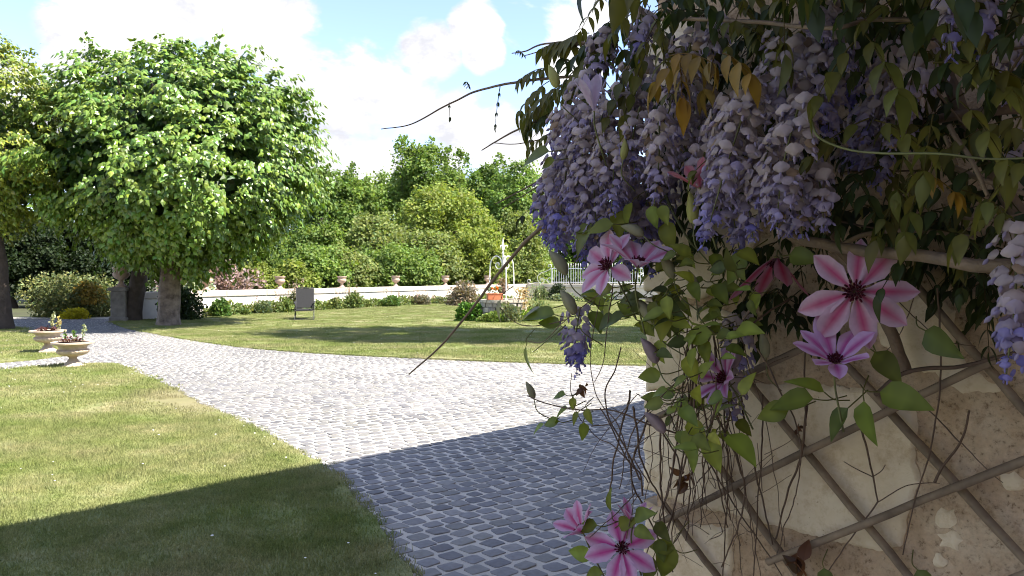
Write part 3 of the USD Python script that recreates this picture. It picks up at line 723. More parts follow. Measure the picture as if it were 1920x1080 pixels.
copy_of(wu, 'dark shaded urn on top of the square gate pillar', (pc[0], pc[1], 1.17), scale=1.15, group='urn on the gate pillar')

# white iron railing with scrolls on the right hand wall
fence_a = GW_B + d2 * 2.0
fence = Thing('railing', 'white iron railing with pointed bars and a scrolled end on the wall', 'fence', loc=(*fence_a, WALL_H))
def build_fence():
    z0 = WALL_H + 0.02
    L = 11.0
    at = lambda s, z: np.r_[fence_a + d2 * s, z]
    fence.part('post', *box(at(0, z0 + 0.52), (0.07, 0.07, 1.04), np.r_[d2, 0], (-d2[1], d2[0], 0), 0.008), M['white_iron'])
    for z in (0.10, 1.00):
        fence.part('rail', *box(at(L / 2, z0 + z), (L, 0.045, 0.05), np.r_[d2, 0], (-d2[1], d2[0], 0)), M['white_iron'])
    k = 0
    for s in np.arange(0.17, L, 0.166):
        v, f = tube(np.array([at(s, z0), at(s, z0 + 0.6), at(s, z0 + 1.24), at(s, z0 + 1.27), at(s, z0 + 1.36)]), [0.02, 0.02, 0.02, 0.034, 0.003], 6)
        fence.part('bar', v, f, M['white_iron'])
    # scrolls left of the post, drawn in the plane of the railing (s to the right, z up)
    def spiral(c, r0, turns, a0, n=26, dirn=1):
        t = np.linspace(0, 1, n)
        a = a0 + dirn * turns * 2 * PI * t
        rr = r0 * (1 - 0.82 * t)
        return np.stack([c[0] + rr * np.cos(a), c[1] + rr * np.sin(a)], 1)
    def scroll(pts2, r=0.024):
        p3 = np.array([at(s, z0 + z) for s, z in pts2])
        v, f = tube(p3, r, 6)
        fence.part('scroll', v, f, M['white_iron'], smooth=True)
    big = spiral((-0.72, 0.26), 0.25, 1.35, -2.6, dirn=-1)[::-1]
    scroll(spline(np.vstack([[(-0.10, 1.02)], [(-0.22, 0.92)], [(-0.48, 0.80)], [(-0.80, 0.70)], [(-1.02, 0.50)], [(-1.03, 0.28)], [(-0.92, 0.10)], [(-0.76, 0.03)], [(-0.60, 0.12)], [(-0.58, 0.28)], [(-0.70, 0.38)], [(-0.82, 0.30)], [(-0.77, 0.20)]]), 90))
    scroll(spline(np.vstack([[(-0.10, 1.02)], [(-0.02, 1.12)], [(-0.08, 1.26)], [(-0.22, 1.28)], [(-0.27, 1.16)], [(-0.18, 1.12)]]), 40), 0.02)
    scroll(spline(np.vstack([[(-0.58, 0.30)], [(-0.40, 0.24)], [(-0.22, 0.06)], [(-0.06, 0.06)], [(-0.02, 0.26)], [(-0.15, 0.40)], [(-0.30, 0.32)], [(-0.28, 0.18)], [(-0.18, 0.18)]]), 60), 0.022)
    scroll(spline(np.vstack([[(-0.90, 0.05)], [(-1.2, 0.06)], [(-1.5, 0.02)], [(-1.72, 0.08)], [(-1.74, 0.24)], [(-1.60, 0.28)], [(-1.56, 0.16)]]), 50), 0.022)
build_fence()

# ------------------------------------------------------------------ stone urns by the cobbles
def build_stone_urn(loc, label):
    t = Thing('stone_urn', label, 'urn', 'low stone urns planted with flowers by the cobbles', loc=loc)
    x, y, z = loc
    t.part('foot', *join([box((x, y, z + 0.012), (0.30, 0.30, 0.06), bevel=0.01), lathe([(0.145, 0.03), (0.14, 0.055), (0.10, 0.10), (0.065, 0.15), (0.06, 0.175), (0.085, 0.185), (0.08, 0.2), (0.02, 0.2)], 32, loc)]), M['urn_stone'], smooth=40)
    fl = lambda k, a: 1 + (0.055 * np.abs(np.cos(a * 11)) - 0.02 if 1 <= k <= 5 else 0)
    prof = [(0.07, 0.195), (0.14, 0.205), (0.215, 0.235), (0.245, 0.265), (0.25, 0.29), (0.235, 0.31), (0.215, 0.315), (0.215, 0.34), (0.235, 0.375), (0.29, 0.40), (0.335, 0.412), (0.338, 0.44), (0.315, 0.445), (0.29, 0.425), (0.05, 0.42)]
    t.part('bowl', *lathe(prof, 88, loc, fl), M['urn_stone'], smooth=40)
    t.part('soil', *lathe([(0.29, 0.405), (0.28, 0.430), (0.15, 0.44), (0.02, 0.44)], 24, loc), M['soil'], smooth=True)
    return t
u1 = G(137, 690); u2 = G(90, 663)
su = build_stone_urn((u1[0], u1[1], 0.01), 'nearer low stone urn at the lawn corner, dark sedum and thin stalks in it')
copy_of(su, 'farther low stone urn on the grass edge, pale yellow flower stalks in it', (u2[0], u2[1], 0.03), rotz=25)
def urn_plants(loc, name, label, seed, tall):
    rng = np.random.default_rng(seed)
    t = Thing(name, label, 'plant', loc=loc)
    n = 150
    a = rng.uniform(0, 2 * PI, n); r = 0.17 * np.sqrt(rng.uniform(0, 1, n))
    pos = np.stack([loc[0] + r * np.cos(a), loc[1] + r * np.sin(a), loc[2] + rng.uniform(0.0, 0.10, n) * (1.2 - r / 0.2)], 1)
    yd = np.stack([np.cos(a), np.sin(a), rng.uniform(0.2, 1.0, n)], 1)
    v, f, c = place(ovate(3, 0.5), pos, yd, [(0, 0, 1)], rng.uniform(0.04, 0.085, n), vary(rng, (0.13, 0.05, 0.05), n, 0.4))
    t.part('leaves', v, f, M['plant_leaf'], col=c)
    for k, (dx, dy, h, colr) in enumerate(tall):
        p = np.array(loc) + (dx, dy, 0)
        v, f = tube(spline([p, p + (0.01, 0, h * 0.5), p + (dx * 0.3, 0, h)], 8), 0.005, 5)
        t.part('stalk', v, f, M['green_twig'])
        m = 26
        hz = rng.uniform(0.25, 1.0, m)
        pos = p + np.stack([dx * 0.3 * hz, 0 * hz, h * hz], 1) + rng.normal(0, 0.006, (m, 3))
        v, f, c = place(CARD, pos, rand_unit(rng, m) + (0, 0, .4), rand_unit(rng, m), rng.uniform(0.025, 0.055, m), vary(rng, colr, m, 0.25))
        t.part('flower_spike', v, f, M['plant_leaf'], col=c)
urn_plants((u1[0], u1[1], 0.44), 'urn_plant', 'dark red sedum with three thin pale stalks in the nearer urn', 3,
           [(0.16, 0, 0.30, (0.35, 0.38, 0.22)), (-0.12, 0.02, 0.21, (0.12, 0.22, 0.05)), (0.0, 0.05, 0.20, (0.14, 0.24, 0.06))])
urn_plants((u2[0], u2[1], 0.46), 'urn_plant', 'sedum and pale yellow flower spikes growing in the farther urn', 4,
           [(0.10, 0, 0.38, (0.45, 0.44, 0.25)), (0.16, 0.04, 0.30, (0.50, 0.42, 0.12)), (0.19, 0.02, 0.2, (0.5, 0.42, 0.2)), (0.05, 0.02, 0.34, (0.4, 0.4, 0.25))])

# ------------------------------------------------------------------ garden chair
def build_chair():
    base = G(571, 601)
    b = np.array((base[0], base[1], LAWN_Z))
    t = Thing('garden_chair', 'high backed reclining garden chair with grey mesh on a dark metal frame', 'chair', loc=tuple(b))
    th = math.radians(12)
    X = np.array((math.cos(th), math.sin(th), 0)); Y = np.array((-math.sin(th), math.cos(th), 0)); Z = np.array((0, 0, 1.0))
    at = lambda x, y, z: b + X * x + Y * y + Z * z
    W = 0.29
    def panel(name, p0, p1, w, thick, mat):
        a, c = np.array(p0), np.array(p1)
        d = unit(at(0, *c) - at(0, *a)); L = np.linalg.norm(c - a)
        v, f = box(at(0, *((a + c) / 2)), (w * 2, L, thick), X, d, 0.006)
        t.part(name, v, f, mat)
    panel('backrest', (0.34, 0.40), (0.60, 1.08), W, 0.02, M['chair_mesh'])
    panel('seat', (-0.24, 0.33), (0.32, 0.36), W, 0.03, M['chair_mesh'])
    for s in (-1, 1):
        x = s * (W + 0.015)
        t.part('back_rail', *tube([at(x, 0.32, 0.36), at(x, 0.47, 0.73), at(x, 0.61, 1.10)], 0.014, 8), M['dark_metal'])
        t.part('armrest', *tube(spline([at(x * 1.08, 0.46, 0.62), at(x * 1.08, 0.15, 0.61), at(x * 1.08, -0.16, 0.60), at(x * 1.08, -0.24, 0.57)], 14), 0.019, 8), M['dark_metal'])
        t.part('leg', *tube([at(x * 1.05, 0.34, 0.62), at(x * 1.05, 0.02, 0.32), at(x * 1.05, -0.30, 0.0)], 0.014, 8), M['dark_metal'])
        t.part('leg', *tube([at(x * 1.02, -0.18, 0.60), at(x * 1.02, 0.05, 0.34), at(x * 1.02, 0.40, 0.0)], 0.014, 8), M['dark_metal'])
        t.part('seat_rail', *tube([at(x, -0.24, 0.395), at(x, 0.34, 0.355)], 0.013, 8), M['dark_metal'])
    t.part('crossbar', *tube([at(-W, -0.24, 0.39), at(W, -0.24, 0.39)], 0.013, 8), M['dark_metal'])
    t.part('crossbar', *tube([at(-W * 1.05, -0.27, 0.03), at(W * 1.05, -0.27, 0.03)], 0.013, 8), M['dark_metal'])
    t.part('crossbar', *tube([at(-W * 1.05, 0.36, 0.04), at(W * 1.05, 0.36, 0.04)], 0.013, 8), M['dark_metal'])
    t.part('crossbar', *tube([at(-W, 0.61, 1.10), at(W, 0.61, 1.10)], 0.014, 8), M['dark_metal'])
build_chair()

# ------------------------------------------------------------------ the old well
def build_well():
    c0 = P(943, 0, 27.4); cx, cy = c0[0], 27.4
    t = Thing('stone_well', 'round stone well with a white wrought iron arch and finial', 'well', loc=(cx, cy, 0))
    rng = np.random.default_rng(21)
    R, H = 0.80, 0.66
    t.part('core', *lathe([(R - 0.05, -0.05), (R - 0.05, H - 0.02), (R - 0.3, H - 0.02), (R - 0.3, 0.2), (0.02, 0.2)], 40, (cx, cy, 0)), M['grey_stone'])
    tones = [(0.42, 0.37, 0.30), (0.34, 0.30, 0.25), (0.48, 0.43, 0.36), (0.27, 0.24, 0.21)]
    def ringstone(name, a0, a1, r0, r1, z0, z1, col, mat):
        n = 4
        aa = np.linspace(a0, a1, n)
        v = []
        for r, z in ((r0, z0), (r1, z0), (r1, z1), (r0, z1)):
            v.append(np.stack([cx + r * np.cos(aa), cy + r * np.sin(aa), np.full(n, z)], 1))
        v = np.vstack(v); f = []
        for k in range(4):
            for j in range(n - 1):
                a, b = k * n + j, ((k + 1) % 4) * n + j
                f += [(a, a + 1, b + 1), (a, b + 1, b)]
        f += [(0, n, 2 * n), (0, 2 * n, 3 * n), (n - 1, 3 * n - 1, 2 * n - 1), (n - 1, 4 * n - 1, 3 * n - 1)]
        t.part(name, v, f, mat, col=np.repeat(np.array(col)[None], len(v), 0))
    M['well_stone'] = attr_mat('well_stone', 0.9, 0.3, 16, 0.6, 30, dist=0.02)
    for row in range(4):
        n = 17
        z0, z1 = row * H / 4 + 0.008, (row + 1) * H / 4 - 0.008
        for k in range(n):
            a0 = (k + 0.5 * (row % 2)) * 2 * PI / n + rng.uniform(-.04, .04)
            ringstone('stone', a0 + 0.02, a0 + 2 * PI / n - 0.02, R - 0.1, R + rng.uniform(-0.015, 0.025), z0, z1, np.array(tones[rng.integers(4)]) * rng.uniform(.8, 1.1), M['well_stone'])
    for k in range(11):
        a0 = k * 2 * PI / 11
        ringstone('rim_stone', a0 + 0.012, a0 + 2 * PI / 11 - 0.012, R - 0.34, R + 0.05 + rng.uniform(-.012, .012), H, H + 0.09 + rng.uniform(-.006, .006), np.array((0.44, 0.38, 0.30)) * rng.uniform(.85, 1.1), M['well_stone'])
    top = 2.06
    zr = H + 0.09
    for a in (162, 283, 40):
        ca, sa = math.cos(math.radians(a)), math.sin(math.radians(a))
        at = lambda r, z: np.array((cx + r * ca, cy + r * sa, z))
        pts = spline([at(0.50, zr), at(0.49, 1.2), at(0.47, 1.85), at(0.40, 2.13), at(0.25, 2.24), at(0.10, 2.16), at(0.02, 1.98)], 50)
        t.part('arch_leg', *tube(pts, 0.022, 6), M['white_iron'], smooth=True)
        s2 = spline([at(0.03, 2.0), at(0.05, 1.86), at(0.16, 1.80), at(0.26, 1.88), at(0.24, 1.99), at(0.15, 2.0), at(0.14, 1.92)], 40)
        t.part('scroll', *tube(s2, 0.017, 6), M['white_iron'], smooth=True)
        t.part('arch_foot', *lathe([(0.05, 0), (0.05, 0.03), (0.025, 0.05), (0.01, 0.05)], 10, at(0.50, zr - 0.002)), M['white_iron'])
    t.part('finial', *lathe([(0.02, 1.85), (0.025, 2.3), (0.05, 2.34), (0.025, 2.38), (0.028, 2.5), (0.05, 2.55), (0.04, 2.62), (0.03, 2.72), (0.002, 2.86)], 10, (cx, cy, 0)), M['white_iron'], smooth=40)
    for a in (0, 120, 240):
        ca, sa = math.cos(math.radians(a)), math.sin(math.radians(a))
        at = lambda r, z: np.array((cx + r * ca, cy + r * sa, z))
        t.part('finial_leaf', *tube(spline([at(0.02, 2.44), at(0.07, 2.58), at(0.14, 2.60), at(0.165, 2.53)], 14), np.linspace(0.028, 0.008, 13), 6), M['white_iron'], smooth=True)
    t.part('chain', *tube([(cx, cy, 1.98), (cx - 0.01, cy, 1.45)], 0.008, 5), M['dark_metal'])
    # hanging basket
    hc = (cx - 0.02, cy - 0.0, 1.06)
    hb = Thing('hanging_pot', 'brown pot of dry plants hanging under the white well arch', 'pot', loc=hc)
    hb.part('pot', *lathe([(0.02, -0.14), (0.09, -0.13), (0.16, -0.02), (0.185, 0.09), (0.205, 0.10), (0.205, 0.13), (0.18, 0.13), (0.16, 0.1), (0.02, 0.09)], 20, hc), plain('brown_pot', (0.21, 0.13, 0.085), 0.8, scale=10), smooth=40)
    n = 170
    pos = np.array(hc) + np.stack([rng.normal(0, .09, n), rng.normal(0, .09, n), rng.uniform(0.1, 0.40, n)], 1)
    v, f, c = place(CARD, pos, rand_unit(rng, n) + (0, 0, 0.5), rand_unit(rng, n), rng.uniform(0.04, 0.09, n), vary(rng, (0.23, 0.16, 0.10), n, 0.4))
    hb.part('dry_plant', v, f, M['plant_leaf'], col=c, kind='stuff')
    for a in (0, 120, 240):
        p = np.array(hc) + (0.19 * math.cos(math.radians(a)), 0.19 * math.sin(math.radians(a)), 0.12)
        hb.part('hanger', *tube([p, (hc[0], hc[1], 1.46)], 0.006, 5), M['dark_metal'])
    # terracotta trough on the rim, orange flowers
    rz = H + 0.095
    bx = np.array((cx - 0.27, cy - 0.56, rz))
    tr = Thing('planter_trough', 'rectangular terracotta trough on the well rim', 'planter', loc=tuple(bx))
    dx = unit((1.0, 0.25, 0)); dy = unit((-0.25, 1.0, 0))
    tr.part('trough', *box(bx + (0, 0, 0.10), (0.52, 0.24, 0.20), dx, dy, 0.01), M['terracotta'])
    for sgn in (-1, 1):
        tr.part('rim', *box(bx + (0, 0, 0.20) + dy * sgn * 0.122, (0.56, 0.03, 0.035), dx, dy, 0.006), M['terracotta'])
        tr.part('rim', *box(bx + (0, 0, 0.20) + dx * sgn * 0.265, (0.03, 0.214, 0.035), dx, dy, 0.006), M['terracotta'])
    fp = Thing('flowering_plant', 'orange marigold in the terracotta trough on the well', 'plant', loc=tuple(bx + (0, 0, .2)))
    n = 120
    pos = bx + dx * rng.uniform(-.22, .22, n)[:, None] + dy * rng.normal(0, .06, n)[:, None] + np.array((0, 0, 1)) * rng.uniform(.2, .42, n)[:, None]
    v, f, c = place(CARD, pos, rand_unit(rng, n) + (0, 0, .4), rand_unit(rng, n), rng.uniform(.04, .08, n), vary(rng, (0.14, 0.17, 0.08), n, .3))
    fp.part('leaves', v, f, M['plant_leaf'], col=c)
    for k in range(5):
        o = bx + dx * (-0.02 + rng.normal(0, .06)) + np.array((0, -0.05, 0.40 + rng.normal(0, .03)))
        n = 22
        v, f, c = place(CARD, np.repeat(o[None], n, 0), rand_unit(rng, n), rand_unit(rng, n), 0.055, vary(rng, (0.80, 0.24, 0.02), n, .15, .02))
        fp.part('flower_head', v, f, M['petal'], col=c)
    dp = np.array((cx + 0.66, cy - 0.3, rz))
    dt = Thing('dried_plant', 'straw coloured dried plant trailing over the right rim of the well', 'plant', loc=tuple(dp))
    n = 420
    ang = rng.uniform(0, 2 * PI, n)
    pos = dp + np.stack([rng.normal(0, .12, n), rng.normal(0, .12, n) - 0.05, rng.uniform(-0.45, 0.38, n)], 1)
    v, f, c = place(CARD, pos, rand_unit(rng, n), rand_unit(rng, n), rng.uniform(.04, .09, n), vary(rng, (0.40, 0.29, 0.15), n, .35))
    dt.part('leaves', v, f, M['plant_leaf'], col=c)
    return cx, cy
WELL = build_well()

# ------------------------------------------------------------------ plants, shrubs, trees
def bush(name, label, cat, center, radii, n, size, color, seed, tmpl=CARD, mat='plant_leaf', group=None, up=0.3, spikes=0, spike_col=None, amount=0.3, lumps=9, hue=0.12):
    """a shrub of leafy lobes on short stems, standing on the ground at center"""
    rng = np.random.default_rng(seed)
    c = np.array(center, float); r = np.array(radii, float)
    t = Thing(name, label, cat, group, loc=tuple(c))
    lc = rand_unit(rng, lumps) * np.array((0.62, 0.62, 0.55)) * rng.uniform(0.35, 1.0, (lumps, 1)); lc[:, 2] = np.abs(lc[:, 2]) * 1.1 + 0.15
    lr = rng.uniform(0.30, 0.52, lumps)
    which = rng.integers(0, lumps, n)
    d = rand_unit(rng, n)
    pos = lc[which] + d * lr[which][:, None] * (rng.uniform(0.35, 1.0, n) ** 0.5)[:, None]
    pos[:, 2] = np.abs(pos[:, 2])
    pos = c + pos * r * np.array((1, 1, 1.0))
    col = vary(rng, color, n, amount, hue) * (0.9 + 0.3 * rng.uniform(size=lumps)[which])[:, None]
    v, f, cc = place(tmpl, pos, d + rand_unit(rng, n) * 0.8 + (0, 0, up), d + rand_unit(rng, n) * 0.6 + (0, 0, 0.4), rng.uniform(0.6, 1.3, n) * size, col)
    t.part('leaves', v, f, M[mat], col=cc)
    stems = []
    for k in range(5):
        e = c + lc[k % lumps] * r
        stems.append(tube(spline([c + rng.normal(0, .06, 3) * (1, 1, 0) - (0, 0, .05), (c + e) / 2 + rng.normal(0, .04, 3), e], 6), [0.02] * 3 + [0.012] * (len(spline([c, c + 1, e], 6)) - 3), 5))
    v, f = join(stems)
    t.part('stems', v, f, M['dark_bark'])
    if spikes:
        vs = []; cs = []
        for k in range(spikes):
            a = rng.uniform(0, 2 * PI); p = c + r * (0.6 * math.cos(a), 0.6 * math.sin(a), 0.5)
            h = r[2] * rng.uniform(0.7, 1.3)
            st = tube([p, p + (rng.normal(0, .05), rng.normal(0, .05), h)], 0.006, 4)
            vs.append(st); cs.append(np.repeat([(0.2, 0.2, 0.1)], len(st[0]), 0))
            m = 14
            pos = p + np.array((0, 0, 1)) * (h * rng.uniform(0.45, 1.0, m))[:, None] + rng.normal(0, .02, (m, 3))
            a_, b_, c_ = place(CARD, pos, rand_unit(rng, m), rand_unit(rng, m), 0.05, vary(rng, spike_col or (0.4, 0.3, 0.3), m, .3))
            vs.append((a_, b_)); cs.append(c_)
        v, f = join(vs)
        t.part('flower_spikes', v, f, M['plant_leaf'], col=np.vstack(cs))
    return t

def crown_leaves(rng, c, rad, n_spray, per, leaf, color, lump=0.16, droop=0.55, tmpl=KITE, flat=0.35, inner=0.2, amount=0.22, lumpf=2.6, seed=0, hue=0.12, shape=None):
    """sprays of drooping leaves through the shell of an uneven crown"""
    c = np.array(c, float); rad = np.array(rad, float)
    nc = max(40, n_spray // 13)
    cd = rand_unit(rng, nc); ci = rng.integers(0, nc, n_spray)
    d = unit(cd[ci] + rng.normal(0, 0.075, (n_spray, 3)))
    bump = meshkit.fbm(d * lumpf + 20, 4, seed) - 0.5
    k = 1 + lump * 2.2 * bump + rng.normal(0, 0.045, nc)[ci]
    depth = np.where(rng.uniform(size=n_spray) < inner, rng.uniform(0.45, 0.85, n_spray), rng.uniform(0.84, 1.02, n_spray))
    zz = d[:, 2].copy()
    q = d * (k * depth)[:, None]
    if shape is not None:
        q = shape(q)
    o = c + q * rad
    out = unit(d / rad * np.array((1, 1, 0.9)))
    side = unit(np.cross(out, (0, 0, 1.0)) + 1e-6)
    j = np.arange(per)
    t = (j / max(1, per - 1))[None, :, None]
    L = leaf * per * 0.26 * rng.uniform(0.7, 1.3, n_spray)[:, None, None]
    sd = unit(out + side * rng.normal(0, 0.8, (n_spray, 1)) + np.array((0, 0, 0.25)))
    line = o[:, None] + sd[:, None] * L * t + np.array((0, 0, -1.0)) * (L * t * t * droop)
    lat = np.cross(sd, (0, 0, 1.0)); lat = unit(lat + 1e-6)
    sgn = np.where(j % 2 == 0, 1.0, -1.0)[None, :, None]
    pos = (line + lat[:, None] * sgn * leaf * 0.25 + rng.normal(0, leaf * 0.18, line.shape)).reshape(-1, 3)
    yd = (sd[:, None] * 0.7 + lat[:, None] * sgn * 0.6 + np.array((0, 0, -1.0)) * droop * 1.7 + rng.normal(0, 0.26, line.shape)).reshape(-1, 3)
    nr = (out[:, None] * 0.85 + np.array((0, 0, 0.55)) + rng.normal(0, flat, line.shape)).reshape(-1, 3)
    n = len(pos)
    col = vary(rng, color, n, amount, hue) * np.repeat(rng.uniform(0.8, 1.2, n_spray), per)[:, None]
    return place(tmpl, pos, yd, nr, leaf * rng.uniform(0.65, 1.25, n), col)

def trunk_mesh(base, h, r, lean=(0, 0), flare=1.35, bulge=None, seed=0, sides=18, n=26):
    t = np.linspace(0, 1, n)
    pts = np.array(base)[None] + np.stack([lean[0] * t ** 1.3, lean[1] * t ** 1.3, h * t - 0.15 * (1 - t)], 1)
    rr = r * (1 + (flare - 1) * np.exp(-t * 9) - 0.12 * t)
    if bulge is not None:
        rr = rr * (1 + bulge[1] * np.exp(-((t - bulge[0]) / 0.08) ** 2))
    v, f = tube(pts, rr, sides)
    m = n * sides
    q = v[:m].copy()
    cen = np.repeat(pts, sides, 0)
    nz = meshkit.fbm(np.c_[q[:, :2] * 2.2 / max(r, .2) * .35, q[:, 2] * 1.1] + seed * 3.3, 4, seed) - 0.5
    v[:m] = cen + (q - cen) * (1 + 0.45 * nz)[:, None]
    return v, f
def limbs(rng, base, c, rad, n, r0):
    out = []
    for k in range(n):
        a = 2 * PI * k / n + rng.normal(0, .3)
        e = np.array(c) + np.array((math.cos(a) * rad[0] * rng.uniform(.4, .75), math.sin(a) * rad[1] * rng.uniform(.4, .75), rad[2] * rng.uniform(-0.1, .7)))
        b = np.array(base)
        mid = (b * 0.5 + e * 0.5) + (0, 0, 0.35) + rng.normal(0, .15, 3)
        p = spline([b, mid, e], 12)
        out.append(tube(p, np.linspace(r0, r0 * 0.22, len(p)), 7))
        for q in range(3):
            s = p[int(len(p) * rng.uniform(.4, .8))]
            e2 = s + rand_unit(rng, 1)[0] * np.array(rad) * 0.35 + (0, 0, .2)
            p2 = spline([s, (s + e2) / 2 + rng.normal(0, .08, 3), e2], 8)
            out.append(tube(p2, np.linspace(r0 * .35, r0 * .08, len(p2)), 5))
    return join(out)

def pollard(q):
    """rounded top, full low skirt"""
    q = q.copy()
    z = q[:, 2]
    s = np.where(z < 0, 1 + 0.10 * np.clip(-z, 0, 1), 1 - 0.13 * np.clip(z, 0, 1) ** 2)
    q[:, 0] *= s; q[:, 1] *= s
    under = np.clip((-z - 0.30) / 0.65, 0, 1)
    q[:, 0] *= 1 - 0.50 * under; q[:, 1] *= 1 - 0.50 * under
    q[:, 2] = np.where(z < 0, z * 0.80, z)
    return q
def lime_tree(label, base, c, rad, n_spray, leaf, color, seed, trunk_r, lean, mat, inner_col, per=12, group='trees beside the drive', bulge=None, inner_n=5200, name='lime_tree', cat='tree'):
    rng = np.random.default_rng(seed)
    t = Thing(name, label, cat, group, loc=tuple(base))
    h = c[2] - base[2] - 0.4
    t.part('trunk', *trunk_mesh(base, h, trunk_r, lean, seed=seed, bulge=bulge), mat, smooth=True)
    t.part('branches', *limbs(rng, np.array(base) + (lean[0] * .7, lean[1] * .7, h * 0.72), c, rad, 9, trunk_r * 0.42), M['dark_bark'], smooth=True)
    v, f, cc = crown_leaves(rng, c, rad, n_spray, per, leaf, color, seed=seed, shape=pollard, lump=0.17, lumpf=3.0)
    t.part('crown', v, f, M['leaf'], col=cc, kind='stuff')
    # shaded foliage inside the crown
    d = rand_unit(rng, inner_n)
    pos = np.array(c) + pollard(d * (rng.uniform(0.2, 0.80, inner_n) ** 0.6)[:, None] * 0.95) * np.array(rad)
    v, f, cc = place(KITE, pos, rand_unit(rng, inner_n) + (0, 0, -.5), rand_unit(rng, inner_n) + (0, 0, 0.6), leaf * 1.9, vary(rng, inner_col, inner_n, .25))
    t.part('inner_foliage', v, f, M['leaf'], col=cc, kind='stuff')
    # a few long shoots that break the outline at the top
    sh = []
    cs = []
    for k in range(34):
        dd = unit(np.array((rng.normal(0, .75), rng.normal(0, .75), rng.uniform(.35, 1))))
        a = np.array(c) + pollard((dd * 0.95)[None])[0] * np.array(rad)
        L = rng.uniform(.35, .95)
        m = int(L / leaf * 6) + 6
        s = np.linspace(0, 1, m)[:, None]
        g = unit(dd * (1, 1, .4) + (0, 0, 0.9))
        pos = a + g * L * s + np.array((0, 0, -.12)) * s ** 2 + rng.normal(0, .10, (m, 3))
        v, f, c2 = place(KITE, pos, rand_unit(rng, m) + (0, 0, -.9), rand_unit(rng, m) * .5 + (0, 0, 1), leaf * rng.uniform(.7, 1.1, m), vary(rng, color, m, .2))
        sh.append((v, f)); cs.append(c2)
    v, f = join(sh)
    t.part('shoots', v, f, M['leaf'], col=np.vstack(cs), kind='stuff')
    return t
LIME = (0.130, 0.205, 0.030)
b1 = G(316, 611)
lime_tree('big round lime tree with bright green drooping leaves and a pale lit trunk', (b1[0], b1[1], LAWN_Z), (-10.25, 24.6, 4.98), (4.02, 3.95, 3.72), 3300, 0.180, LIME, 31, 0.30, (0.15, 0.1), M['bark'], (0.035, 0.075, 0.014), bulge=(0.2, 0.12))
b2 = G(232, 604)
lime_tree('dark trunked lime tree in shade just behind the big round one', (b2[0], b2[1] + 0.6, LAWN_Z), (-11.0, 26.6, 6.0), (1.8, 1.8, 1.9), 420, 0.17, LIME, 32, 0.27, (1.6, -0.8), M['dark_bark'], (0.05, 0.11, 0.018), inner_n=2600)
lime_tree('yellow green leafed tree cut by the left edge of the view', (-14.75, 23.0, LAWN_Z), (-16.25, 23.2, 5.15), (3.35, 3.3, 3.45), 3000, 0.125, (0.180, 0.220, 0.028), 33, 0.27, (-0.5, 0.1), M['dark_bark'], (0.06, 0.10, 0.018), inner_n=4000, name='maple_tree')

